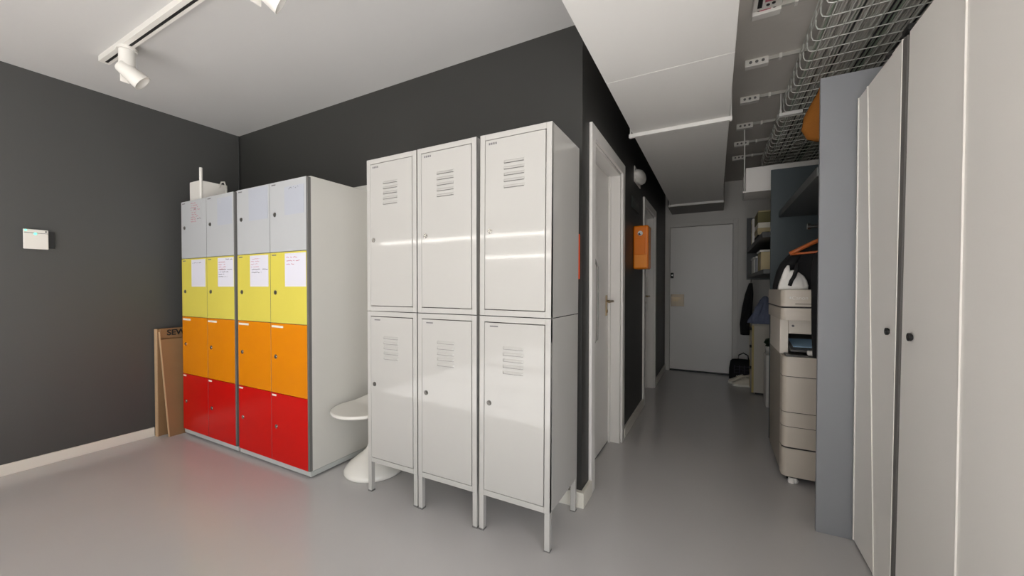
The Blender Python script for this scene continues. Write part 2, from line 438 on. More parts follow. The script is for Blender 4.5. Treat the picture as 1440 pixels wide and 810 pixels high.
# sheets on the yellow and white doors
COLX = [-3.843 + 0.004, -3.843 + CW / 2 + 0.004, -3.02 + 0.004, -3.02 + CW / 2 + 0.004]
names = ['leftmost column', 'second column from the left', 'third column from the left', 'rightmost column']
ysurf = YC - 0.0222
inkm = [('ink_dark', 'ink_dark'), ('ink_red', 'ink_dark'), ('ink_red', 'ink_dark'), ('ink_red', 'ink_red')]
nlines = [[1], [0, 0.75], [0, 0], []]
for i, x in enumerate(COLX):
    x0, x1 = x + 0.16, x + 0.375
    what = ['one dark heading', 'red and dark writing', 'faint red writing above dark writing', 'three short red lines'][i]
    t = thing('paper_sheet', 'white sheet with %s, yellow door, %s' % (what, names[i]), 'paper', (x0, ysurf, 1.205), 'sheets on the yellow doors')
    o = t.location.copy()
    bm = BM(); box(bm, x0, x1, ysurf - 0.001, ysurf, 1.205, 1.418); obj('sheet', bm, 'paper', t, off=o)
    y = ysurf - 0.001
    if i == 0:
        bm = BM(); scribble(bm, x0 + 0.02, 1.392, 0.13, y, 1); obj('handwriting', bm, 'ink_dark', t, off=o)
    elif i == 1:
        bm = BM(); bm2 = BM()
        for k in range(4): scribble(bm, x0 + 0.012, 1.385 - 0.017 * k, 0.10 - 0.01 * (k % 2), y, 10 + k)
        scribble(bm2, x0 + 0.11, 1.405, 0.09, y, 20)
        for k, w in enumerate((0.185, 0.15, 0.08, 0.12)): scribble(bm2, x0 + 0.012, 1.33 - 0.017 * k, w, y, 30 + k)
        obj('handwriting', bm, 'ink_red', t, off=o); obj('handwriting', bm2, 'ink_dark', t, off=o)
    elif i == 2:
        bm = BM(); bm2 = BM()
        for k in range(4): scribble(bm, x0 + 0.012, 1.395 - 0.018 * k, 0.11 - 0.012 * (k % 2), y, 40 + k, th=0.001)
        for k, w in enumerate((0.19, 0.12)): scribble(bm2, x0 + 0.02, 1.322 - 0.02 * k, w, y, 50 + k)
        obj('handwriting', bm, 'ink_red', t, off=o); obj('handwriting', bm2, 'ink_dark', t, off=o)
    else:
        bm = BM()
        for k, w in enumerate((0.11, 0.14, 0.09)): scribble(bm, x0 + 0.018, 1.392 - 0.022 * k, w, y, 60 + k)
        obj('handwriting', bm, 'ink_red', t, off=o)
    # bluish sleeve on the white door above
    w0, w1, z0, z1 = [(x + 0.15, x + 0.33, 1.70, 1.875), (x + 0.16, x + 0.36, 1.66, 1.86), (x + 0.15, x + 0.375, 1.66, 1.88), (x + 0.16, x + 0.36, 1.665, 1.845)][i]
    what = ['dense red handwriting', 'a few faint marks', 'no writing', 'a short grey scribble above it'][i]
    t = thing('plastic_sleeve', 'pale bluish sheet with %s, white door, %s' % (what, names[i]), 'paper', (w0, ysurf, z0), 'sheets on the white doors')
    o = t.location.copy()
    bm = BM(); box(bm, w0, w1, ysurf - 0.001, ysurf, z0, z1); obj('sheet', bm, 'd_white' if i == 0 else 'sleeve', t, off=o)
    if i == 0:
        bm = BM()
        for k in range(9): scribble(bm, w0 + 0.012, z1 - 0.012 - 0.018 * k, 0.08 + 0.02 * (k % 4), ysurf - 0.001, 70 + k, h=0.008)
        obj('handwriting', bm, 'ink_red', t, off=o)
        bm = BM()
        scribble(bm, w0 + 0.06, z1 - 0.06, 0.04, ysurf - 0.0012, 80); scribble(bm, w0 + 0.11, z1 - 0.14, 0.06, ysurf - 0.0012, 81)
        obj('handwriting', bm, 'ink_dark', t, off=o)
    elif i == 1:
        bm = BM(); scribble(bm, w0 + 0.02, z1 - 0.012, 0.04, ysurf - 0.001, 82); scribble(bm, w0 + 0.02, z1 - 0.03, 0.03, ysurf - 0.001, 83); obj('handwriting', bm, 'sticker', t, off=o)
    elif i == 3:
        bm = BM(); scribble(bm, w0 + 0.03, z1 - 0.012, 0.12, ysurf - 0.001, 84, h=0.012); obj('handwriting', bm, 'label_dark', t, off=o)

# router box on the left unit
t = thing('router', 'white router box with upright antenna on the left locker unit', 'router', (-3.78, 1.53, 1.893)); o = t.location.copy()
bm = BM(); box(bm, -3.775, -3.61, 1.545, 1.74, 1.893, 2.05, 0.004); obj('housing', bm, 'plastic_white', t, off=o)
bm = BM(); tube(bm, [(-3.615, 1.555, 1.90), (-3.615, 1.555, 2.15)], 0.011, 10); obj('antenna', bm, 'plastic_white', t, off=o)
bm = BM(); tube(bm, [(-3.61, 1.68, 2.02), (-3.575, 1.68, 2.06), (-3.53, 1.68, 2.055), (-3.50, 1.68, 2.0), (-3.50, 1.68, 1.90)], 0.006, 6); obj('cable', bm, 'cable_grey', t, off=o)
# thin cable running down the corner
bm = BM(); tube(bm, [(-3.985, 2.018, 2.625), (-3.984, 2.018, 2.3), (-3.986, 2.017, 2.0), (-3.985, 2.018, 0.1)], 0.006, 6)
tag(obj('cable', bm, 'cable_dark'), 'thin grey cable running down the corner of the dark walls', 'cable')
# white panel on the back wall between the lockers
bm = BM(); box(bm, -2.55, -1.46, 2.008, 2.026, 0.086, 1.952, 0.003)
tag(obj('leaning_panel', bm, 'colored_body'), 'tall white panel standing against the dark wall behind the white pedestal chair', 'panel')

# wooden boards in the left corner
t = thing('wooden_case', 'flat upright wooden case with dark stencilled letters, against the left wall', 'board', (-3.965, 1.39, 0)); o = t.location.copy()
bm = BM(); box(bm, -3.984, -3.948, 1.39, 1.98, 0.0, 0.864, 0.004); obj('panel', bm, 'wood', t, off=o)
bm = BM(); box(bm, -3.984, -3.946, 1.382, 1.39, 0.0, 0.864, 0.002); obj('edge_strip', bm, 'wood_edge', t, off=o)
bm = BM(); box(bm, -3.948, -3.938, 1.405, 1.98, 0.785, 0.866, 0.003); obj('top_rail', bm, 'wood', t, off=o)
text_mesh('stencil', 'SEWE', 0.062, 'black', t, Matrix.Translation(Vector((-3.9375, 1.525, 0.829)) - o) @ Matrix.Rotation(PI / 2, 4, 'Z') @ Matrix.Rotation(PI / 2, 4, 'X'), off=0.002)
t = thing('plywood_sheet', 'thin plywood sheet leaning on the upright wooden case, beside the red locker door', 'board', (-3.87, 1.42, 0)); o = t.location.copy()
bm = BM(); hexa(bm, [(-3.872, 1.43, 0), (-3.858, 1.43, 0), (-3.862, 1.96, 0), (-3.876, 1.96, 0), (-3.936, 1.40, 0.776), (-3.924, 1.40, 0.780), (-3.922, 1.96, 0.780), (-3.934, 1.96, 0.776)]); obj('sheet', bm, 'wood', t, off=o)
bm = BM(); hexa(bm, [(-3.875, 1.425, 0), (-3.858, 1.425, 0), (-3.858, 1.43, 0), (-3.875, 1.43, 0), (-3.942, 1.394, 0.838), (-3.926, 1.394, 0.842), (-3.926, 1.40, 0.842), (-3.942, 1.40, 0.838)]); obj('edge_strip', bm, 'wood_edge', t, off=o)

# ------------------------------------------------------------------ white steel lockers
LW, LD = 0.376, 0.385
Z0, ZS, Z1 = 0.178, 1.062, 1.938
def white_locker(loc, label):
    t = thing('steel_locker', label, 'locker', loc, 'white two-tier steel lockers')
    for nm, a, b in (('lower_body', Z0, ZS - 0.002), ('upper_body', ZS + 0.002, Z1)):
        bm = BM()
        box(bm, 0, 0.002, 0.0, LD, a, b); box(bm, LW - 0.002, LW, 0.0, LD, a, b)
        box(bm, 0.002, LW - 0.002, 0.0, LD, a, a + 0.002); box(bm, 0.002, LW - 0.002, 0.0, LD, b - 0.002, b); box(bm, 0.002, LW - 0.002, LD - 0.002, LD, a + 0.002, b - 0.002)
        f = 0.027
        box(bm, 0, f, -0.001, 0.022, a, b, 0.002); box(bm, LW - f, LW, -0.001, 0.022, a, b, 0.002)
        box(bm, f, LW - f, -0.001, 0.022, a, a + f, 0.002); box(bm, f, LW - f, -0.001, 0.022, b - f, b, 0.002)
        obj(nm, bm, 'white_lock', t)
        g = 0.0035
        x0, x1, z0, z1 = f + g, LW - f - g, a + f + g, b - f - g
        bm = BM(); box(bm, x0, x1, -0.003, 0.015, z0, z1, 0.002); d = obj('door', bm, 'white_lock', t)
        # pressed louvres
        cx = LW * 0.5; top = z1 - 0.115
        for k in range(5):
            z = top - 0.029 * k
            bm = BM()
            pr = [(-0.003, z + 0.007), (-0.0065, z + 0.001), (-0.0085, z - 0.006), (-0.003, z - 0.006)]
            A = [bm.verts.new((cx - 0.055, y, zz)) for y, zz in pr]; B = [bm.verts.new((cx + 0.055, y, zz)) for y, zz in pr]
            A[1].co.x += 0.006; A[2].co.x += 0.008; B[1].co.x -= 0.006; B[2].co.x -= 0.008
            bm.faces.new(A); bm.faces.new(B[::-1])
            for q in range(4): bm.faces.new((A[q], A[(q + 1) % 4], B[(q + 1) % 4], B[q]))
            lv = obj('louvre', bm, 'white_lock', d)
            bm = BM(); box(bm, cx - 0.052, cx + 0.052, -0.0080, -0.003, z - 0.0076, z - 0.0062); obj('slot', bm, 'edge_grey', lv)  # thin grey strip paints the shadow line under each louvre
        bm = BM(); zl = (a + b) / 2 + (-0.03 if a > 1 else 0.02)
        lock(bm, x0 + 0.028, -0.003, zl, 0.010); autosmooth(obj('lock', bm, 'metal' if a > 1 else 'darkmetal', d))
        bm = BM()
        for q in range(4 if a > 1 else 1):
            if a > 1: box(bm, x0 + 0.02 + 0.012 * q, x0 + 0.028 + 0.012 * q, -0.0036, -0.003, z1 - 0.024, z1 - 0.014)
            else: box(bm, x0 + 0.03, x0 + 0.075, -0.0036, -0.003, z1 - 0.02, z1 - 0.014)
        obj('number_label', bm, 'label_dark', d)
    for x in (0.0, LW - 0.026):
        for y in (0.0, LD - 0.026):
            bm = BM(); box(bm, x, x + 0.026, y, y + 0.026, 0.006, Z0, 0.002)
            lg = obj('leg', bm, 'white_lock', t)
            bm = BM(); box(bm, x - 0.001, x + 0.027, y - 0.001, y + 0.027, 0.0, 0.008); obj('foot_cap', bm, 'edge_grey', lg)
    return t
A = white_locker((-1.80, 1.595, 0), 'white two-tier steel locker at the left end of the three, next to the pedestal chair')
B = dup(A, (-1.414, 1.592, 0), 'white two-tier steel locker in the middle of the three')
C = dup(A, (-1.028, 1.595, 0), 'white two-tier steel locker at the right end of the three, by the corridor')
C.rotation_euler = (0, math.radians(0.35), 0)
# orange board behind the right-hand locker
bm = BM(); box(bm, -0.90, -0.652, YB - 0.012, YB, 1.245, 1.49, 0.002)
tag(obj('orange_board', bm, 'orange_sign'), 'orange board on the dark wall, peeking out behind the right white locker', 'sign')

# ------------------------------------------------------------------ moulded pedestal chair
t = thing('pedestal_chair', 'white moulded plastic pedestal chair between the rainbow and white lockers', 'chair', (-1.985, 1.815, 0)); o = t.location.copy()
bm = BM()
lathe(bm, [(0.0, 0.0), (0.178, 0.0), (0.188, 0.006), (0.19, 0.018), (0.182, 0.036), (0.155, 0.064), (0.115, 0.096), (0.076, 0.124), (0.05, 0.15), (0.038, 0.185), (0.034, 0.25), (0.034, 0.35), (0.055, 0.385), (0.12, 0.402), (0.0, 0.402)], -1.972, 1.80, 48)
obj('pedestal', bm, 'gloss_white', t, smooth=True, off=o)
# seat shell: dished disc curling into a low back
bm = BM(); NR, NA = 12, 56
def shell(q, a, under):
    rr = 0.198 * q
    x = rr * math.cos(a); y = rr * math.sin(a) * 1.04
    z = 0.428 - 0.010 * (1 - q * q)
    lift = max(0.0, (y - 0.05)) / 0.145
    z += 0.06 * lift ** 1.8
    y += 0.005 * lift
    if under: z -= 0.030 * (1 - 0.35 * q ** 6) ; y -= 0.012 * lift
    return (-2.002 + x, 1.745 + y, z)
for under in (0, 1):
    c0 = bm.verts.new(shell(0, 0, under)); prev = None; last = None
    for i in range(1, NR + 1):
        ring = [bm.verts.new(shell(i / NR, 2 * PI * k / NA, under)) for k in range(NA)]
        for k in range(NA):
            j = (k + 1) % NA
            if prev is None: bm.faces.new((c0, ring[k], ring[j]))
            else: bm.faces.new((prev[k], ring[k], ring[j], prev[j]))
        prev = ring
    if under == 0: topring = prev
for k in range(NA):
    j = (k + 1) % NA; bm.faces.new((topring[k], prev[k], prev[j], topring[j]))
s_ = obj('seat_shell', bm, 'gloss_white', t, smooth=True, off=o)
bv = s_.modifiers.new('round', 'BEVEL'); bv.width = 0.009; bv.segments = 3

# ------------------------------------------------------------------ left wall sensor
t = thing('wall_sensor', 'small white wall panel with a green light on the left grey wall', 'sensor', (-4.0, 0.79, 1.45)); o = t.location.copy()
bm = BM(); box(bm, -4.0, -3.982, 0.755, 0.865, 1.462, 1.575); obj('black_slab', bm, 'black', t, off=o)  # black slab behind the cover, offset towards the far side
bm = BM(); box(bm, -3.982, -3.972, 0.728, 0.835, 1.453, 1.582, 0.003); f_ = obj('cover', bm, 'plastic_white', t, off=o)
bm = BM(); box(bm, -3.972, -3.9705, 0.73, 0.834, 1.557, 1.560); obj('cover_line', bm, 'edge_grey', f_, off=o)
bm = BM(); cyl(bm, (-3.972, 0.778, 1.553), (-3.969, 0.778, 1.553), 0.007); cyl(bm, (-3.972, 0.738, 1.574), (-3.969, 0.738, 1.574), 0.005); obj('light', bm, 'led', f_, off=o)
bm = BM(); cyl(bm, (-3.972, 0.824, 1.571), (-3.969, 0.824, 1.571), 0.0045); obj('button', bm, 'black', f_, off=o)

# ------------------------------------------------------------------ ceiling track and spots
t = thing('ceiling_track', 'white ceiling track with a black slot, at the top left', 'track', (-2.3, 0.95, H)); o = t.location.copy()
bm = BM(); box(bm, -3.36, -1.2, 0.922, 0.944, H - 0.034, H); box(bm, -3.36, -1.2, 0.959, 0.972, H - 0.034, H); box(bm, -3.36, -1.2, 0.944, 0.959, H - 0.01, H); box(bm, -3.375, -3.36, 0.922, 0.97, H - 0.034, H, 0.002); obj('rail', bm, 'plastic_white', t, off=o)
bm = BM(); box(bm, -3.355, -1.205, 0.9445, 0.9585, H - 0.032, H - 0.011); obj('slot', bm, 'black', t, off=o)
def spot(x, label, aim):
    t = thing('spotlight', label, 'spotlight', (x, 0.951, H - 0.034), 'spotlights on the ceiling track'); o = t.location.copy()
    bm = BM(); cyl(bm, (x, 0.951, H - 0.050), (x, 0.951, H - 0.034), 0.046, n=32); obj('adapter', bm, 'plastic_white', t, off=o)
    bm = BM(); cyl(bm, (x, 0.951, H - 0.160), (x, 0.951, H - 0.051), 0.037, n=32); box(bm, x - 0.037, x - 0.030, 0.93, 0.972, H - 0.225, H - 0.14, 0.002)
    autosmooth(obj('stem', bm, 'plastic_white', t, off=o))
    d = Vector(aim).normalized(); p = Vector((x + 0.004, 0.951, H - 0.165))
    bm = BM(); u, w = frame_axes(d); rings = []
    n = 32
    for r, q in ((0.0, -0.045), (0.03, -0.043), (0.037, -0.035), (0.05, 0.085), (0.046, 0.085), (0.036, 0.03), (0.0, 0.028)):
        if r == 0: rings.append([bm.verts.new(p + d * q)])
        else: rings.append([bm.verts.new(p + d * q + (u * math.cos(2 * PI * k / n) + w * math.sin(2 * PI * k / n)) * r) for k in range(n)])
    for a, b in zip(rings, rings[1:]):
        for k in range(n):
            j = (k + 1) % n
            if len(a) == 1: bm.faces.new((a[0], b[k], b[j]))
            elif len(b) == 1: bm.faces.new((a[k], a[j], b[0]))
            else: bm.faces.new((a[k], a[j], b[j], b[k]))
    autosmooth(obj('head', bm, 'plastic_white', t, off=o))
spot(-3.045, 'white spotlight at the left end of the ceiling track', (0.50, 1.0, -0.95))
spot(-1.70, 'white spotlight cut off by the top edge, right of the other one', (0.5, 1.0, -0.6))

# ------------------------------------------------------------------ duct, hangers
DZ = 2.265
bm = BM()
for a, b in ((1.36, 2.02), (2.023, 5.37)): box(bm, -0.51, 0.075, a, b, DZ, 2.56, 0.002)
box(bm, -0.505, 0.07, 2.0, 2.05, DZ + 0.003, 2.555)
tag(obj('ventilation_duct', bm, 'duct'), 'long white rectangular duct hanging under the ceiling over the corridor', 'duct')
bm = BM(); box(bm, -0.55, 0.10, 5.372, YE, DZ - 0.02, 2.56, 0.004)
tag(obj('duct_plenum', bm, 'plenum'), 'grey end box of the duct above the end door', 'duct')
def hanger(y, label, slant):
    t = thing('duct_hanger', label, 'hanger', (-0.22, y, DZ), 'duct hangers'); o = t.location.copy()
    bm = BM(); box(bm, -0.535, 0.09, y - 0.012, y + 0.012, DZ - 0.026, DZ - 0.001, 0.002); obj('cross_bar', bm, 'hanger_white', t, off=o)
    for x in (-0.525, 0.083):
        bm = BM(); cyl(bm, (x, y, DZ - 0.03), (x, y, H), 0.005, n=8); obj('rod', bm, 'hanger_white', t, off=o)
hanger(2.765, 'nearer white hanger bar crossing under the duct', 0)
hanger(5.36, 'farther white hanger bar under the duct, in front of the grey end box', 0)

# ------------------------------------------------------------------ ceiling sockets with conduits
for k, y in enumerate((2.33, 2.845, 3.38, 3.92, 4.39, 4.85)):
    lab = ['nearest ceiling socket box, with red and black stickers, at the top edge', 'second ceiling socket box from the camera', 'third ceiling socket box from the camera', 'fourth ceiling socket box from the camera', 'fifth ceiling socket box from the camera', 'farthest ceiling socket box'][k]
    t = thing('ceiling_socket', 'white ' + lab if k else lab, 'socket', (0.22, y, H), 'ceiling socket boxes with conduits'); o = t.location.copy()
    bm = BM(); box(bm, 0.16, 0.285, y, y + 0.045, H - 0.045, H, 0.004); bx = obj('box', bm, 'plastic_white', t, off=o)
    bm = BM()
    for q in range(3): cyl(bm, (0.19 + 0.033 * q, y + 0.001, H - 0.022), (0.19 + 0.033 * q, y - 0.002, H - 0.022), 0.009, n=10)
    obj('outlet', bm, 'edge_grey', bx, off=o)
    bm = BM(); box(bm, 0.285, 0.62, y + 0.012, y + 0.030, H - 0.022, H, 0.002); obj('conduit', bm, 'cable_grey', t, off=o)
    bm = BM(); box(bm, 0.34, 0.355, y + 0.004, y + 0.038, H - 0.03, H, 0.002); obj('clamp', bm, 'plastic_white', t, off=o)
    if k == 0:
        bm = BM(); box(bm, 0.16, 0.285, y - 0.13, y - 0.005, H - 0.03, H, 0.004); cv = obj('sticker_box', bm, 'plastic_white', t, off=o)
        bm = BM(); box(bm, 0.18, 0.20, y - 0.10, y - 0.03, H - 0.032, H - 0.03); cyl(bm, (0.225, y - 0.04, H - 0.03), (0.225, y - 0.04, H - 0.033), 0.008); cyl(bm, (0.248, y - 0.045, H - 0.03), (0.248, y - 0.045, H - 0.033), 0.008); obj('marks', bm, 'black', cv, off=o)
        bm = BM(); box(bm, 0.21, 0.265, y - 0.09, y - 0.065, H - 0.032, H - 0.03); obj('red_mark', bm, 'ink_red', cv, off=o)
        bm = BM(); box(bm, 0.19, 0.24, y - 0.003, y, H - 0.03, H - 0.012); obj('red_mark', bm, 'ink_red', bx, off=o)

# ------------------------------------------------------------------ wire cable tray with cables
TX0, TX1, TY0, TY1, TZ = 0.435, 0.93, 0.7, 4.95, 2.47
t = thing('cable_tray', 'wire mesh cable tray full of cables under the ceiling above the grey cupboards', 'cable tray', ((TX0 + TX1) / 2, 3, TZ)); o = t.location.copy()
bm = BM(); y = TY0
while y <= TY1:
    tube(bm, [(TX0, y, TZ + 0.10), (TX0, y, TZ + 0.025), (TX0 + 0.007, y, TZ + 0.007), (TX0 + 0.025, y, TZ), (TX1 - 0.025, y, TZ), (TX1 - 0.007, y, TZ + 0.007), (TX1, y, TZ + 0.025), (TX1, y, TZ + 0.10)], 0.0028, 6); y += 0.1
obj('cross_wires', bm, 'wire', t, off=o)
bm = BM()
for x, z in [(TX0 - 0.002, TZ + 0.10), (TX0 - 0.002, TZ + 0.055), (TX1, TZ + 0.10), (TX1, TZ + 0.055)] + [(TX0 + 0.04 + (TX1 - TX0 - 0.08) * q / 6, TZ - 0.004) for q in range(7)]:
    tube(bm, [(x, TY0, z), (x, TY1, z)], 0.0028, 6)
obj('long_wires', bm, 'wire', t, off=o)
for y in (1.3, 3.40):
    bm = BM(); box(bm, TX0 - 0.03, TX0 + 0.11, y - 0.018, y + 0.018, TZ - 0.03, TZ - 0.008, 0.002); br = obj('bracket', bm, 'hanger_white', t, off=o)
    bm = BM(); cyl(bm, (TX0 - 0.018, y, TZ - 0.03), (TX0 - 0.018, y, H), 0.004, n=8); obj('bracket_rod', bm, 'hanger_white', br, off=o)
rnd = random.Random(3); n = 0
first = {}
cab = []
for lay in range(2):
    x = TX0 + 0.035
    while x < TX1 - 0.02:
        if lay == 0 and TX0 + 0.06 < x < TX0 + 0.10 and rnd.random() < 0.5: x += 0.012; continue
        q = rnd.random(); kind = 'cable_dark' if q < 0.19 else ('cable_green' if q < 0.30 else 'cable_grey')
        rad = rnd.choice((0.0035, 0.004, 0.0045, 0.006)); z = TZ + 0.008 + lay * 0.014
        pts = []; y = TY0 - 0.1; ph = rnd.uniform(0, 6.28); am = 0.003 * (lay + 1); ph = 0.8 * lay
        while y < TY1 - 0.1:
            pts.append((x + am * math.sin(1.7 * y + ph), y, z)); y += 0.22
        pts.append((x + am * math.sin(1.7 * y + ph), TY1 - 0.05, z))
        bm = BM(); tube(bm, pts, rad, 6)
        nm = {'cable_dark': 'dark', 'cable_green': 'grey-green', 'cable_grey': 'light grey'}[kind]
        tag(obj('data_cable', bm, kind), '%s cable lying among the others in the wire cable tray' % nm, 'cable', '%s cables in the wire tray' % nm)
        x += rad * 2 + rnd.uniform(0.0012, 0.004 + 0.004 * lay)
# ochre canvas bag hanging by the tray
t = thing('canvas_bag', 'ochre canvas bag hanging under the cable tray beside the blue-grey panel', 'bag', (0.56, 3.05, 2.1)); o = t.location.copy()
bm = BM(); loft(bm, [(0.58, 3.05, 2.12, 0.02, 0.02), (0.575, 3.05, 2.14, 0.06, 0.04), (0.57, 3.05, 2.20, 0.082, 0.055), (0.575, 3.05, 2.28, 0.075, 0.05), (0.585, 3.05, 2.36, 0.05, 0.035), (0.59, 3.05, 2.42, 0.025, 0.02), (0.592, 3.05, 2.455, 0.018, 0.014)], amp=0.05, k=4, seed=2)
obj('body', bm, 'cloth_ochre', t, smooth=True, off=o)
bm = BM(); tube(bm, [(0.592, 3.05, 2.45), (0.585, 3.04, 2.47), (0.592, 3.03, 2.485), (0.6, 3.04, 2.47), (0.594, 3.05, 2.45)], 0.005); obj('loop', bm, 'cloth_ochre', t, smooth=True, off=o)

# ------------------------------------------------------------------ corridor wall items
t = thing('orange_wall_box', 'orange metal wall box with a white round emblem beside the far corridor door', 'box', (XC, 3.57, 1.36)); o = t.location.copy()
bm = BM(); box(bm, XC, XC + 0.13, 3.50, 3.66, 1.362, 1.742, 0.016, 4); b_ = obj('body', bm, 'orange_box', t, off=o)
bm = BM(); box(bm, XC + 0.012, XC + 0.118, 3.494, 3.50, 1.372, 1.485, 0.003); obj('lower_panel', bm, 'orange_flap', t, off=o)
bm = BM(); box(bm, XC + 0.012, XC + 0.10, 3.495, 3.50, 1.49, 1.63, 0.003); obj('door_panel', bm, 'orange_box', t, off=o)
bm = BM(); cyl(bm, (XC + 0.062, 3.501, 1.672), (XC + 0.062, 3.492, 1.672), 0.021, n=20); e_ = obj('emblem', bm, 'plastic_white', t, off=o)
bm = BM(); box(bm, XC + 0.047, XC + 0.061, 3.490, 3.4925, 1.658, 1.674); box(bm, XC + 0.05, XC + 0.07, 3.490, 3.4925, 1.655, 1.662); obj('emblem_mark', bm, 'black', e_, off=o)

t = thing('wall_lamp', 'oval pale bulkhead lamp on the dark corridor wall above the orange box', 'lamp', (XC, 3.69, 2.2)); o = t.location.copy()
bm = BM()
secs = [(XC + 0.0, 3.68, 2.21, 0.15, 0.062), (XC + 0.03, 3.68, 2.21, 0.15, 0.062), (XC + 0.055, 3.68, 2.21, 0.13, 0.052), (XC + 0.07, 3.68, 2.21, 0.08, 0.032), (XC + 0.074, 3.68, 2.21, 0.02, 0.01)]
rings = []
for x, cy, cz, ry, rz in secs: rings.append([bm.verts.new((x, cy + ry * math.cos(2 * PI * k / 32), cz + rz * math.sin(2 * PI * k / 32))) for k in range(32)])
for a, b in zip(rings, rings[1:]):
    for k in range(32): bm.faces.new((a[k], a[(k + 1) % 32], b[(k + 1) % 32], b[k]))
bm.faces.new(rings[0][::-1]); bm.faces.new(rings[-1]); obj('diffuser', bm, 'plastic_white', t, smooth=True, off=o)
bm = BM(); box(bm, XC, XC + 0.008, 3.53, 3.83, 2.14, 2.28, 0.004); obj('back_plate', bm, 'plastic_white', t, off=o)
t = thing('wall_plaque', 'small dark green plaque with grey marks on the dark corridor wall', 'sign', (XC, 3.6, 1.9)); o = t.location.copy()
bm = BM(); box(bm, XC, XC + 0.008, 3.42, 3.76, 1.89, 1.99, 0.002); p_ = obj('plate', bm, 'plaque', t, off=o)
bm = BM()
for q in range(3): box(bm, XC + 0.008, XC + 0.009, 3.44 + 0.1 * q, 3.52 + 0.1 * q, 1.955, 1.962); box(bm, XC + 0.008, XC + 0.009, 3.44, 3.74, 1.915, 1.920)
obj('marks', bm, 'plaque_mark', p_, off=o)

# ------------------------------------------------------------------ grey cupboards on the right
FX = 0.585
def cupboard(y0, y1, label, leaves, knob_y, trim_first=True):
    """leaves: list of (ytop_near, ybot_near, ytop_far, ybot_far)"""
    t = thing('cupboard', label, 'cupboard', (0.9, (y0 + y1) / 2, 0), 'tall grey cupboards'); o = t.location.copy()
    bm = BM()
    box(bm, FX + 0.03, XR - 0.02, y0, y0 + 0.018, 0.0, 2.065); box(bm, FX + 0.03, XR - 0.02, y1 - 0.018, y1, 0.0, 2.065)
    box(bm, FX + 0.03, XR - 0.02, y0 + 0.018, y1 - 0.018, 2.047, 2.065); box(bm, FX + 0.03, XR - 0.02, y0 + 0.018, y1 - 0.018, 0.0, 0.06); box(bm, XR - 0.03, XR - 0.02, y0 + 0.018, y1 - 0.018, 0.06, 2.047)
    obj('carcass', bm, 'edge_grey', t, off=o)  # carcass darkened so the gap between the doors reads as shade
    for i, (tn, bn, tf, bf) in enumerate(leaves):
        bm = BM(); hexa(bm, [(FX, bn, 0.015), (FX + 0.02, bn, 0.015), (FX + 0.02, bf, 0.015), (FX, bf, 0.015), (FX, tn, 2.075), (FX + 0.02, tn, 2.075), (FX + 0.02, tf, 2.075), (FX, tf, 2.075)])
        d = obj('door', bm, 'cup', t, off=o)
        w = 0.008
        bm = BM(); hexa(bm, [(FX - 0.004, bf - w, 0.015), (FX + 0.0, bf - w, 0.015), (FX, bf, 0.015), (FX - 0.004, bf, 0.015), (FX - 0.004, tf - w, 2.075), (FX, tf - w, 2.075), (FX, tf, 2.075), (FX - 0.004, tf, 2.075)])
        if trim_first or i > 0: obj('edge_trim', bm, 'cup_edge', d, off=o)
        else: bm.free()
        if i == knob_y[0]:
            ky = knob_y[1]
            bm = BM(); cyl(bm, (FX, ky, 1.033), (FX - 0.004, ky, 1.033), 0.009, n=12); cyl(bm, (FX - 0.004, ky, 1.033), (FX - 0.011, ky, 1.033), 0.0135, n=20); k_ = autosmooth(obj('knob', bm, 'black', d, off=o))
            bm = BM(); cyl(bm, (FX - 0.011, ky, 1.033), (FX - 0.0122, ky, 1.033), 0.004, n=10); obj('knob_slot', bm, 'metal', k_, off=o)
    return t, o
t, o = cupboard(1.865, 2.345, 'tall narrow grey cupboard between the blue-grey panel and the nearest cupboard', [(2.225, 2.085, 2.335, 2.335), (1.955, 1.925, 2.218, 2.078)], (1, 1.948))
bm = BM(); hexa(bm, [(FX - 0.002, 1.905, 0.015), (FX + 0.02, 1.905, 0.015), (FX + 0.02, 1.921, 0.015), (FX - 0.002, 1.921, 0.015), (FX - 0.002, 1.858, 2.075), (FX + 0.02, 1.858, 2.075), (FX + 0.02, 1.950, 2.075), (FX - 0.002, 1.950, 2.075)]); e_ = obj('door_stile', bm, 'cup', t, off=o)
bm = BM(); hexa(bm, [(FX - 0.006, 1.899, 0.015), (FX + 0.01, 1.899, 0.015), (FX + 0.01, 1.905, 0.015), (FX - 0.006, 1.905, 0.015), (FX - 0.006, 1.852, 2.075), (FX + 0.01, 1.852, 2.075), (FX + 0.01, 1.858, 2.075), (FX - 0.006, 1.858, 2.075)]); obj('edge_trim', bm, 'cup_edge', e_, off=o)
bm = BM(); hexa(bm, [(FX - 0.003, 1.878, 0.015), (FX + 0.027, 1.878, 0.015), (FX + 0.027, 1.899, 0.015), (FX - 0.003, 1.899, 0.015), (FX - 0.003, 1.818, 2.07), (FX + 0.027, 1.818, 2.07), (FX + 0.027, 1.852, 2.07), (FX - 0.003, 1.852, 2.07)]); obj('gap_shade_strip', bm, 'gap_shade', e_, off=o)  # dark strip stands in for the shade in the door gap
bm = BM(); box(bm, FX - 0.01, FX + 0.04, 1.95, 1.99, 2.075, 2.09, 0.002); obj('top_hinge', bm, 'black', t, off=o)
t, o = cupboard(0.92, 1.86, 'tall grey cupboard nearest the camera at the right edge', [(1.478, 1.492, 1.808, 1.868), (1.13, 1.13, 1.472, 1.486)], (0, 1.757), False)
bm = BM(); box(bm, FX - 0.01, FX + 0.04, 1.79, 1.84, 2.075, 2.095, 0.002); obj('top_hinge', bm, 'black', t, off=o)
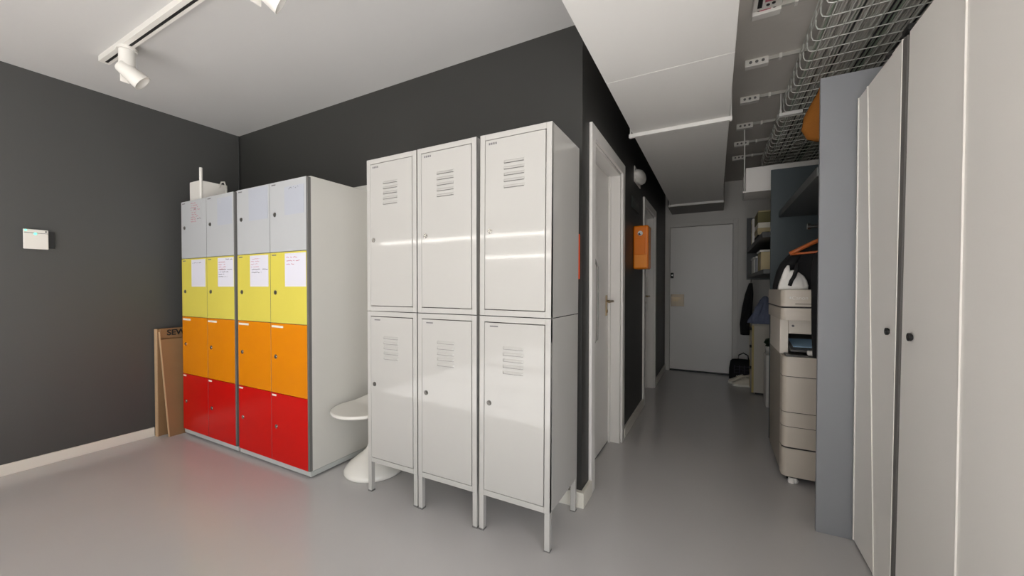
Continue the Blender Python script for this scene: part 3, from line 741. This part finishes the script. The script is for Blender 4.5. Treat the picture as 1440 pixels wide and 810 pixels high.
# blue-grey end panel and dark dividing panel
bm = BM(); box(bm, 0.447, XR - 0.01, 2.352, 2.372, 0.0, 2.21, 0.001)
tag(obj('end_panel', bm, 'panel_blue'), 'tall blue-grey end panel standing beside the grey cupboards, hiding the printer bay', 'panel')
bm = BM(); box(bm, 0.388, XR - 0.01, 3.64, 3.662, 0.0, 2.125, 0.001)
tag(obj('divider_panel', bm, 'panel_dark'), 'tall dark teal divider panel behind the printer', 'panel')
bm = BM(); box(bm, 0.44, XR - 0.01, 2.374, 3.638, 1.745, 1.79, 0.001)
tag(obj('bay_shelf', bm, 'shelf_dark'), 'dark shelf board between the blue-grey and teal panels above the printer', 'shelf')
bm = BM(); box(bm, 0.235, XR - 0.01, 3.95, 4.35, 2.04, 2.245, 0.004)
b_ = tag(obj('white_casing', bm, 'door_white'), 'white box casing over the far shelves beyond the teal panel', 'casing')
bm = BM(); box(bm, 0.215, 0.60, 3.93, 3.95, 2.028, 2.04); obj('bottom_lip', bm, 'door_white', b_)
bm = BM(); cyl(bm, (0.225, 3.96, 2.04), (0.225, 3.96, H), 0.004, n=8); obj('rod', bm, 'hanger_white', b_)

# valet rod, hanger, coat
t = thing('clothes_rod', 'short metal rod with end cap under the dark shelf', 'rod', (0.7, 2.875, 1.565)); o = t.location.copy()
bm = BM(); cyl(bm, (0.50, 2.875, 1.565), (0.95, 2.875, 1.565), 0.009); obj('bar', bm, 'metal', t, off=o)
bm = BM(); cyl(bm, (0.49, 2.875, 1.565), (0.505, 2.875, 1.565), 0.018); obj('end_cap', bm, 'metal', t, off=o)
bm = BM(); cyl(bm, (0.93, 2.875, 1.565), (0.93, 2.875, 1.745), 0.007); obj('drop_bracket', bm, 'metal', t, off=o)
t = thing('coat_hanger', 'varnished wooden coat hanger holding the black coat', 'hanger', (0.60, 2.875, 1.42)); o = t.location.copy()
bm = BM(); tube(bm, [(0.405, 2.875, 1.405), (0.46, 2.875, 1.435), (0.52, 2.875, 1.468), (0.57, 2.875, 1.49), (0.60, 2.875, 1.497), (0.63, 2.875, 1.49), (0.68, 2.875, 1.468), (0.74, 2.875, 1.435), (0.795, 2.875, 1.405)], 0.0125, 10); obj('shoulder_bar', bm, 'hanger_wood', t, smooth=True, off=o)
bm = BM(); tube(bm, [(0.408, 2.875, 1.402), (0.60, 2.875, 1.416), (0.792, 2.875, 1.402)], 0.007, 8); obj('cross_bar', bm, 'hanger_wood', t, smooth=True, off=o)
bm = BM(); tube(bm, [(0.60, 2.875, 1.50), (0.60, 2.875, 1.535), (0.615, 2.875, 1.55), (0.616, 2.875, 1.575), (0.60, 2.875, 1.58), (0.586, 2.875, 1.57)], 0.003, 6); obj('hook', bm, 'metal', t, smooth=True, off=o)
t = thing('coat', 'black coat hanging from the wooden hanger behind and beside the printer top', 'coat', (0.6, 2.95, 1.2)); o = t.location.copy()
bm = BM()
loft(bm, [(0.63, 3.0, 1.188, 0.285, 0.075), (0.63, 2.995, 1.215, 0.283, 0.075), (0.63, 2.985, 1.30, 0.268, 0.075), (0.63, 2.975, 1.35, 0.252, 0.07), (0.62, 2.955, 1.395, 0.215, 0.055), (0.61, 2.935, 1.425, 0.18, 0.04), (0.60, 2.925, 1.46, 0.11, 0.032), (0.60, 2.92, 1.485, 0.04, 0.02)], n=64, amp=0.03, k=7, seed=5)
obj('body', bm, 'cloth_black', t, smooth=True, off=o)
bm = BM(); loft(bm, [(0.562, 2.79, 0.79, 0.056, 0.03), (0.560, 2.79, 0.95, 0.060, 0.034), (0.562, 2.79, 1.15, 0.064, 0.038), (0.565, 2.80, 1.30, 0.068, 0.045), (0.58, 2.84, 1.39, 0.06, 0.04), (0.60, 2.89, 1.43, 0.04, 0.03)], n=32, amp=0.05, k=3, seed=9)
obj('front_panel', bm, 'cloth_black', t, smooth=True, off=o)
bm = BM(); loft(bm, [(0.365, 2.955, 1.188, 0.026, 0.03), (0.375, 2.95, 1.25, 0.03, 0.032), (0.40, 2.94, 1.32, 0.034, 0.034), (0.435, 2.93, 1.38, 0.03, 0.03), (0.46, 2.925, 1.41, 0.018, 0.02)], n=24, amp=0.05, k=3, seed=11)
obj('sleeve', bm, 'cloth_black', t, smooth=True, off=o)
bm = BM(); tube(bm, [(0.44, 2.86, 1.345), (0.435, 2.855, 1.30), (0.425, 2.855, 1.265), (0.412, 2.858, 1.24), (0.405, 2.865, 1.21)], 0.0105, 8)
obj('belt', bm, 'cloth_black', t, smooth=True, off=o)

# ------------------------------------------------------------------ printer
PX0, PX1, PY0, PY1 = 0.372, 0.96, 2.86, 3.46
t = thing('printer', 'tall taupe office printer standing in the bay behind the blue-grey panel', 'printer', (0.66, 3.15, 0)); o = t.location.copy()
def rounded(bm, x0, x1, y0, y1, z0, z1, r=0.035, n=6):
    pts = [(x1, y0), (x1, y1), (x0, y1)]
    for i in range(n + 1):
        a = PI + (PI / 2) * i / n
        pts.append((x0 + r + r * math.cos(a), y0 + r + r * math.sin(a)))
    prism(bm, pts, z0, z1)
bm = BM(); rounded(bm, PX0 + 0.003, PX1, PY0 + 0.004, PY1, 0.04, 0.77); obj('base_core', bm, 'seam', t, off=o)
segs = [('lower_door', 0.040, 0.212), ('paper_drawer', 0.222, 0.344), ('paper_drawer', 0.348, 0.433), ('front_door', 0.437, 0.652), ('upper_cover', 0.656, 0.775)]
for nm, z0, z1 in segs:
    bm = BM(); rounded(bm, PX0, PX1 + 0.002, PY0, PY0 + 0.09, z0, z1); autosmooth(obj(nm, bm, 'printer', t, off=o), 50)
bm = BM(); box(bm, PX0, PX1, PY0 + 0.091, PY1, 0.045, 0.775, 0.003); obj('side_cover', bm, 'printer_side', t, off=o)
bm = BM(); box(bm, PX0 + 0.02, PX1, PY0 + 0.02, PY1, 0.775, 0.785); obj('top_tray', bm, 'printer_dark', t, off=o)
bm = BM(); hexa(bm, [(PX0 + 0.05, PY0 + 0.06, 0.80), (PX1, PY0 + 0.06, 0.80), (PX1, PY1 - 0.05, 0.80), (PX0 + 0.05, PY1 - 0.05, 0.80), (PX0 + 0.05, PY0 + 0.06, 0.812), (PX1, PY0 + 0.06, 0.812), (PX1, PY1 - 0.05, 0.90), (PX0 + 0.05, PY1 - 0.05, 0.90)]); tr = obj('output_tray', bm, 'printer_dark', t, off=o)
bm = BM(); hexa(bm, [(0.44, PY0 + 0.10, 0.824), (0.62, PY0 + 0.10, 0.824), (0.62, PY0 + 0.30, 0.853), (0.44, PY0 + 0.30, 0.853), (0.44, PY0 + 0.10, 0.828), (0.62, PY0 + 0.10, 0.828), (0.62, PY0 + 0.30, 0.857), (0.44, PY0 + 0.30, 0.857)]); obj('printed_sheet', bm, 'blue_paper', tr, off=o)
bm = BM(); box(bm, PX0, PX0 + 0.045, PY0 + 0.12, PY1, 0.776, 0.998, 0.003); box(bm, PX0 + 0.045, PX1, PY1 - 0.10, PY1, 0.776, 0.998); box(bm, PX0 + 0.046, PX1, PY0 + 0.13, PY1 - 0.1, 0.905, 0.998, 0.003); obj('tower', bm, 'printer_light', t, off=o)
bm = BM(); cyl(bm, (PX0 + 0.07, PY0 + 0.13, 0.955), (PX0 + 0.07, PY0 + 0.125, 0.955), 0.007); cyl(bm, (PX0 + 0.2, PY0 + 0.13, 0.955), (PX0 + 0.2, PY0 + 0.125, 0.955), 0.007); obj('screws', bm, 'edge_grey', t, off=o)
bm = BM(); rounded(bm, PX0 - 0.012, PX1, PY0 - 0.005, PY1, 1.0, 1.073, 0.03); autosmooth(obj('scanner', bm, 'printer', t, off=o), 50)
bm = BM(); rounded(bm, PX0 - 0.006, PX1, PY0 + 0.004, PY1, 1.072, 1.084, 0.03); obj('scanner_gap', bm, 'seam', t, off=o)
bm = BM(); rounded(bm, PX0 - 0.012, PX1, PY0 - 0.005, PY1, 1.083, 1.185, 0.03); fd = autosmooth(obj('document_feeder', bm, 'printer', t, off=o), 50)
bm = BM(); box(bm, PX0 + 0.06, PX0 + 0.16, PY0 - 0.008, PY0 - 0.005, 1.095, 1.103); obj('handle_recess', bm, 'printer_side', fd, off=o)
text_mesh('lettering', 'Canon', 0.03, 'plastic_white', fd, face_negY(0.455 - o.x, PY0 - 0.0062 - o.y, 1.135 - o.z))
bm = BM(); box(bm, 0.403, 0.412, PY0 - 0.0075, PY0 - 0.005, 1.13, 1.143); obj('indicator', bm, 'plastic_white', fd, off=o)
for x, y in ((PX0 + 0.05, PY0 + 0.06), (PX1 - 0.05, PY0 + 0.06), (PX0 + 0.05, PY1 - 0.06), (PX1 - 0.05, PY1 - 0.06)):
    bm = BM(); cyl(bm, (x, y - 0.012, 0.022), (x, y + 0.012, 0.022), 0.022, n=14); box(bm, x - 0.012, x + 0.012, y - 0.02, y + 0.02, 0.03, 0.05); obj('caster', bm, 'black', t, off=o)
bm = BM(); loft(bm, [(0.43, PY0 + 0.02, 0.0, 0.024, 0.02), (0.432, PY0 + 0.02, 0.014, 0.027, 0.022), (0.43, PY0 + 0.022, 0.03, 0.02, 0.016)], amp=0.12, k=3, seed=4)
tag(obj('crumpled_paper', bm, 'bag_white'), 'crumpled white paper under the front edge of the printer', 'paper')
bm = BM(); box(bm, 0.50, 0.62, PY0 + 0.022, PY0 + 0.057, 0.786, 0.815, 0.008)
tag(obj('white_roll', bm, 'bag_white'), 'small white pad lying on the printer tray beside the black coat', 'pad')
t = thing('plastic_bag', 'white plastic carrier bag standing on top of the printer', 'bag', (0.42, 2.9, 1.186)); o = t.location.copy()
bm = BM(); loft(bm, [(0.424, 2.905, 1.186, 0.076, 0.032), (0.426, 2.905, 1.21, 0.076, 0.034), (0.426, 2.905, 1.24, 0.068, 0.032), (0.424, 2.905, 1.268, 0.055, 0.028), (0.418, 2.905, 1.29, 0.038, 0.020), (0.410, 2.905, 1.305, 0.020, 0.012)], n=48, amp=0.045, k=5, seed=8)
obj('body', bm, 'bag_white', t, smooth=True, off=o)
bm = BM(); loft(bm, [(0.385, 2.895, 1.22, 0.022, 0.010), (0.388, 2.892, 1.27, 0.020, 0.009), (0.394, 2.89, 1.31, 0.014, 0.008), (0.400, 2.89, 1.335, 0.006, 0.005)], n=20, amp=0.06, k=2, seed=3); obj('handle', bm, 'bag_white', t, smooth=True, off=o)

# ------------------------------------------------------------------ far shelves beyond the teal panel
t = thing('wall_shelving', 'dark two-board wall shelving at the end of the corridor beyond the teal panel', 'shelf', (0.8, 4.5, 1.3)); o = t.location.copy()
bm = BM(); box(bm, 0.335, XR - 0.01, 3.67, 5.35, 1.60, 1.645, 0.002); obj('upper_board', bm, 'black', t, off=o)
bm = BM(); box(bm, 0.345, XR - 0.01, 3.67, 5.35, 1.31, 1.345, 0.002); obj('lower_board', bm, 'shelf_dark', t, off=o)
bm = BM(); box(bm, 0.335, XR - 0.01, 5.35, 5.375, 1.29, 2.02, 0.002); obj('end_board', bm, 'shelf_dark', t, off=o)
bm = BM(); box(bm, 1.15, XR - 0.01, 3.67, 5.35, 1.345, 1.60); obj('back_board', bm, 'black', t, off=o)
z = 1.646
for k, (h, m, lab) in enumerate([(0.05, 'cloth_black', 'dark box at the bottom of the stack on the far upper shelf'), (0.035, 'box_kraft', 'cream book second from the bottom of the far shelf stack'), (0.045, 'box_kraft', 'thick cream book in the middle of the far shelf stack'), (0.05, 'label_white', 'pale book near the top of the far shelf stack'), (0.10, 'olive', 'olive box topping the stack on the far shelf'), (0.02, 'box_kraft', 'thin cream lid on top of the olive box on the far shelf')]):
    bm = BM(); box(bm, 0.355 + 0.004 * (k % 2), 0.62, 4.30, 4.62, z, z + h - 0.008 if m == 'box_kraft' else z + h, 0.003)
    tag(obj('stacked_box' if m in ('olive', 'cloth_black') else 'book', bm, m), lab, 'book' if m not in ('olive', 'cloth_black') else 'box'); z += h if m != 'box_kraft' else h - 0.008
for k in range(2):
    bm = BM(); y = 4.95 + 0.09 * k; box(bm, 0.36, 0.62, y, y + 0.07, 1.646, 1.95, 0.003); t_ = tag(obj('binder', bm, 'box_kraft' if k else 'cup'), ['pale upright binder on the far upper shelf, nearer one', 'cream upright binder on the far upper shelf, farther one'][k], 'binder')
    bm = BM(); box(bm, 0.359, 0.36, y + 0.02, y + 0.05, 1.80, 1.90); obj('spine_label', bm, 'label_dark', t_)
bm = BM(); loft(bm, [(0.37, 5.22, 1.56, 0.03, 0.08), (0.36, 5.22, 1.60, 0.05, 0.10), (0.37, 5.22, 1.645, 0.055, 0.10), (0.38, 5.22, 1.69, 0.03, 0.06)], amp=0.06, k=3, seed=12); bm.free()
for k, (y0, y1, h, m, lab) in enumerate([(4.05, 4.32, 0.17, 'box_kraft', 'cream storage box on the far lower shelf, nearest'), (4.40, 4.62, 0.14, 'sleeve', 'translucent storage box on the far lower shelf, middle'), (4.72, 5.0, 0.15, 'plastic_white', 'white storage box on the far lower shelf, farthest')]):
    t = thing('storage_box', lab, 'box', (0.5, (y0 + y1) / 2, 1.345)); o = t.location.copy()
    bm = BM(); box(bm, 0.36, 0.62, y0, y1, 1.345, 1.345 + h, 0.006); obj('body', bm, m, t, off=o)
    bm = BM(); box(bm, 0.352, 0.628, y0 - 0.008, y1 + 0.008, 1.345 + h, 1.345 + h + 0.018, 0.004); obj('lid', bm, 'plastic_white', t, off=o)

# drawer unit
t = thing('drawer_unit', 'cream drawer cabinet with three black knobs at the end of the corridor', 'drawers', (0.6, 5.2, 0)); o = t.location.copy()
bm = BM(); box(bm, 0.392, 0.80, 5.06, 5.34, 0.02, 0.775, 0.003); obj('body', bm, 'drawer', t, off=o)
bm = BM(); box(bm, 0.41, 0.78, 5.08, 5.32, 0.0, 0.02); obj('plinth', bm, 'black', t, off=o)
bm = BM(); box(bm, 0.372, 0.392, 5.052, 5.062, 0.02, 0.785); box(bm, 0.372, 0.392, 5.335, 5.345, 0.02, 0.785); obj('edge_strip', bm, 'drawer_edge', t, off=o)
for z0, z1 in ((0.03, 0.33), (0.34, 0.57), (0.58, 0.77)):
    bm = BM(); box(bm, 0.375, 0.392, 5.064, 5.333, z0, z1, 0.002); d = obj('drawer', bm, 'drawer', t, off=o)
    bm = BM(); cyl(bm, (0.375, 5.12, z1 - 0.04), (0.355, 5.12, z1 - 0.04), 0.016); obj('knob', bm, 'black', d, off=o)
bm = BM(); box(bm, 0.372, 0.81, 5.05, 5.345, 0.776, 0.79, 0.002); obj('top_board', bm, 'drawer', t, off=o)
# clothes on and by the drawers
t = thing('denim_jacket', 'blue-grey jacket heaped on the cream drawer cabinet', 'jacket', (0.48, 5.18, 0.79)); o = t.location.copy()
bm = BM(); loft(bm, [(0.465, 5.19, 0.791, 0.115, 0.13), (0.468, 5.19, 0.82, 0.115, 0.13), (0.48, 5.19, 0.90, 0.090, 0.11), (0.492, 5.19, 0.98, 0.066, 0.085), (0.502, 5.19, 1.05, 0.045, 0.06), (0.507, 5.19, 1.085, 0.026, 0.035), (0.508, 5.19, 1.10, 0.010, 0.015)], n=64, amp=0.11, k=5, seed=15); obj('body', bm, 'cloth_blue', t, smooth=True, off=o)
bm = BM(); loft(bm, [(0.40, 5.12, 0.795, 0.03, 0.035), (0.41, 5.11, 0.88, 0.035, 0.04), (0.44, 5.12, 0.97, 0.035, 0.035), (0.47, 5.15, 1.03, 0.025, 0.025)], n=24, amp=0.06, k=3, seed=16); obj('sleeve', bm, 'cloth_blue', t, smooth=True, off=o)
t = thing('black_garment', 'black garment hanging behind the blue-grey jacket', 'garment', (0.36, 5.46, 0.7)); o = t.location.copy()
bm = BM(); loft(bm, [(0.33, 5.47, 0.62, 0.045, 0.05), (0.335, 5.47, 0.75, 0.06, 0.06), (0.35, 5.46, 0.95, 0.055, 0.06), (0.37, 5.45, 1.12, 0.045, 0.045), (0.385, 5.44, 1.25, 0.02, 0.02)], n=32, amp=0.07, k=4, seed=17); obj('body', bm, 'cloth_black', t, smooth=True, off=o)
bm = BM(); tube(bm, [(0.39, 5.374, 1.32), (0.388, 5.41, 1.325), (0.386, 5.44, 1.30), (0.385, 5.44, 1.24)], 0.007, 8); obj('hook', bm, 'metal', t, off=o)
# white carton with plant
t = thing('side_panel', 'white upright side panel standing between the printer and the drawers', 'panel', (0.5, 4.6, 0)); o = t.location.copy()
bm = BM(); box(bm, 0.462, 0.85, 4.57, 4.595, 0.0, 0.52, 0.002); obj('front_board', bm, 'plastic_white', t, off=o)
bm = BM(); box(bm, 0.466, 0.85, 4.60, 4.61, 0.0, 0.52, 0.002); obj('dark_core', bm, 'cloth_black', t, off=o)
bm = BM(); box(bm, 0.462, 0.85, 4.615, 4.80, 0.0, 0.52, 0.002); obj('rear_board', bm, 'plastic_white', t, off=o)
t = thing('potted_plant', 'small dark green plant in a white pot between the printer and the drawers', 'plant', (0.50, 4.69, 0.52)); o = t.location.copy()
bm = BM(); lathe(bm, [(0.0, 0.521), (0.04, 0.521), (0.052, 0.60), (0.046, 0.60), (0.042, 0.585), (0.0, 0.585)], 0.51, 4.68, 24); obj('pot', bm, 'plastic_white', t, smooth=True, off=o)
bm = BM(); r_ = random.Random(5)
for k in range(16):
    a = r_.uniform(0, 6.28); l = r_.uniform(0.05, 0.10); up = r_.uniform(0.03, 0.11); c0 = Vector((0.51, 4.68, 0.586)); d = Vector((math.cos(a), math.sin(a), 0))
    w = Vector((-d.y, d.x, 0)) * 0.016; m_ = c0 + d * l * 0.55 + Vector((0, 0, up)); e = c0 + d * l + Vector((0, 0, up * 0.7))
    v = [bm.verts.new(q) for q in (c0 - w * 0.2, c0 + w * 0.2, m_ + w, e, m_ - w)]; bm.faces.new(v)
lf = obj('leaves', bm, 'leaf', t, off=o); lf.modifiers.new('thick', 'SOLIDIFY').thickness = 0.002

# shoes and bag by the end door
def sneaker(x, y, rot, label):
    t = thing('sneaker', label, 'shoe', (x, y, 0), 'cream sneakers by the end door')
    bm = BM(); out = [(-0.135, 0.0), (-0.125, 0.03), (-0.08, 0.047), (0.0, 0.04), (0.08, 0.036), (0.125, 0.03), (0.138, 0.0), (0.125, -0.03), (0.08, -0.036), (0.0, -0.036), (-0.08, -0.042), (-0.125, -0.028)]
    prism(bm, out, 0.0, 0.026); obj('sole', bm, 'shoe_sole', t)
    bm = BM(); rings = []
    for x_, hw, zt in ((-0.13, 0.012, 0.04), (-0.115, 0.03, 0.052), (-0.08, 0.042, 0.062), (-0.03, 0.038, 0.085), (0.01, 0.034, 0.105), (0.06, 0.033, 0.102), (0.11, 0.03, 0.115), (0.13, 0.018, 0.115), (0.135, 0.008, 0.06)):
        rings.append([bm.verts.new((x_, hw * math.cos(a), 0.024 + (zt - 0.024) * max(0, math.sin(a)) ** 0.7)) for a in [PI * k / 12 for k in range(13)]])
    for a, b in zip(rings, rings[1:]):
        for k in range(12): bm.faces.new((a[k], a[k + 1], b[k + 1], b[k]))
        bm.faces.new((a[0], b[0], b[12], a[12]))
    bm.faces.new(rings[0]); bm.faces.new(rings[-1][::-1]); obj('upper', bm, 'shoe', t, smooth=True)
    bm = BM()
    for k in range(4): box(bm, -0.035 + 0.02 * k, -0.027 + 0.02 * k, -0.018, 0.018, 0.086 + 0.006 * k, 0.094 + 0.006 * k, 0.001)
    obj('laces', bm, 'shoe_sole', t)
    t.rotation_euler = (0, 0, rot)
sneaker(0.285, 5.56, 0.35, 'cream sneaker farther from the camera, beside the end door')
sneaker(0.33, 5.42, 0.15, 'cream sneaker nearer the camera, beside the end door')
t = thing('black_bag', 'black bag with a patterned front standing behind the cream sneakers', 'bag', (0.3, 5.72, 0)); o = t.location.copy()
bm = BM(); loft(bm, [(0.33, 5.74, 0.0, 0.15, 0.08), (0.33, 5.74, 0.02, 0.158, 0.085), (0.33, 5.74, 0.15, 0.155, 0.085), (0.33, 5.74, 0.25, 0.14, 0.07), (0.33, 5.74, 0.27, 0.12, 0.05)], n=40, amp=0.02, k=4, seed=20); obj('body', bm, 'cloth_black', t, smooth=True, off=o)
bm = BM()
for i in range(4): box(bm, 0.225 + 0.055 * i, 0.235 + 0.055 * i, 5.646, 5.654, 0.10, 0.21)
for j in range(3): box(bm, 0.225, 0.40, 5.645, 5.655, 0.11 + 0.04 * j, 0.118 + 0.04 * j)
obj('front_lattice', bm, 'lattice', t, off=o)
bm = BM(); tube(bm, [(0.27, 5.72, 0.26), (0.28, 5.71, 0.33), (0.33, 5.71, 0.36), (0.38, 5.71, 0.33), (0.39, 5.72, 0.26)], 0.008, 8); obj('handle', bm, 'cloth_black', t, smooth=True, off=o)

# ------------------------------------------------------------------ pendant lamps of the big room behind the camera
for k, (x0, x1, y, z) in enumerate(((-8.2, -3.2, -4.6, 2.42), (-4.9, -3.0, -4.75, 1.93))):
    t = thing('linear_lamp', ['long white linear ceiling lamp in the room behind the camera', 'short low linear lamp in the room behind the camera'][k], 'lamp', ((x0 + x1) / 2, y, z)); o = t.location.copy()
    bm = BM(); box(bm, x0, x1, y - 0.03, y + 0.03, z, z + 0.05, 0.003); obj('housing', bm, 'plastic_white', t, off=o)
    bm = BM(); box(bm, x0 + 0.01, x1 - 0.01, y - 0.026, y + 0.026, z - 0.03, z - 0.001); obj('diffuser', bm, 'lamp', t, off=o)
    for x in (x0 + 0.3, x1 - 0.3):
        bm = BM(); cyl(bm, (x, y, z + 0.05), (x, y, H), 0.002, n=6); obj('suspension', bm, 'metal', t, off=o)

# ------------------------------------------------------------------ light, camera, view
W = bpy.data.worlds.new('sky'); SC.world = W; W.use_nodes = True
bg = W.node_tree.nodes['Background']; bg.inputs['Color'].default_value = (0.93, 0.97, 1.0, 1); bg.inputs['Strength'].default_value = 1.0
nt = W.node_tree
tc = nt.nodes.new('ShaderNodeTexCoord'); sx = nt.nodes.new('ShaderNodeSeparateXYZ'); rm = nt.nodes.new('ShaderNodeMapRange'); mx = nt.nodes.new('ShaderNodeMix'); mx.data_type = 'RGBA'
nt.links.new(tc.outputs['Generated'], sx.inputs[0]); nt.links.new(sx.outputs['Z'], rm.inputs['Value'])
rm.inputs['From Min'].default_value = -0.05; rm.inputs['From Max'].default_value = 0.05
mx.inputs[6].default_value = (8.6, 8.5, 8.3, 1)      # lower half made brighter than the sky, as added up-light
mx.inputs[7].default_value = (6.0, 6.3, 6.6, 1)      # hazy sky
nt.links.new(rm.outputs['Result'], mx.inputs[0]); nt.links.new(mx.outputs[2], bg.inputs['Color'])
for i, (a, b) in enumerate(wins):
    L = bpy.data.lights.new('window_portal', 'AREA'); L.shape = 'RECTANGLE'; L.size = b - a; L.size_y = WZ1 - WZ0; L.cycles.is_portal = True
    lo = bpy.data.objects.new('window_portal', L); COL.objects.link(lo); lo.location = ((a + b) / 2, YF - 0.15, (WZ0 + WZ1) / 2); lo.rotation_euler = (PI / 2, 0, 0)
    # area lights point along -Z; after +90 deg about X that is +Y (into the room)

for i, (a, b) in enumerate(fill_winr):
    L = bpy.data.lights.new('window_portal', 'AREA'); L.shape = 'RECTANGLE'; L.size = RZ1 - RZ0; L.size_y = b - a; L.cycles.is_portal = True
    lo = bpy.data.objects.new('window_portal', L); COL.objects.link(lo); lo.location = (XR + 0.15, (a + b) / 2, (RZ0 + RZ1) / 2); lo.rotation_euler = (0, PI / 2, 0)
    # after +90 deg about Y the light's -Z axis points along -X, into the room

S = bpy.data.lights.new('bounce_sun', 'SUN'); S.energy = 85.0; S.angle = math.radians(0.6); S.color = (1.0, 0.985, 0.965)
so = bpy.data.objects.new('bounce_sun', S); COL.objects.link(so); so.location = (8, 2, 6)
so.rotation_euler = Vector((-0.80, -0.07, -0.36)).to_track_quat('-Z', 'Y').to_euler()  # added sun, aimed through the right-hand windows to bounce off the floor

cam = bpy.data.cameras.new('camera'); co = bpy.data.objects.new('camera', cam); COL.objects.link(co)
cam.sensor_width = 36; cam.lens = 36 * 540 / 1440
th = math.atan(285 / 540); pitch = math.radians(0.8)
co.location = (0, 0, 1.2); co.rotation_euler = (PI / 2 - pitch, 0, th)
cam.shift_y = (404 + 540 * math.tan(pitch) - 405) / 1440
cam.clip_start = 0.02
SC.camera = co
vs = SC.view_settings; vs.view_transform = 'Standard'; vs.look = 'None'; vs.exposure = -0.9; vs.gamma = 1; vs.use_curve_mapping = False
SC.cycles.use_denoising = True
SC.cycles.max_bounces = 10; SC.cycles.diffuse_bounces = 6; SC.cycles.glossy_bounces = 4
SC.cycles.sample_clamp_indirect = 8
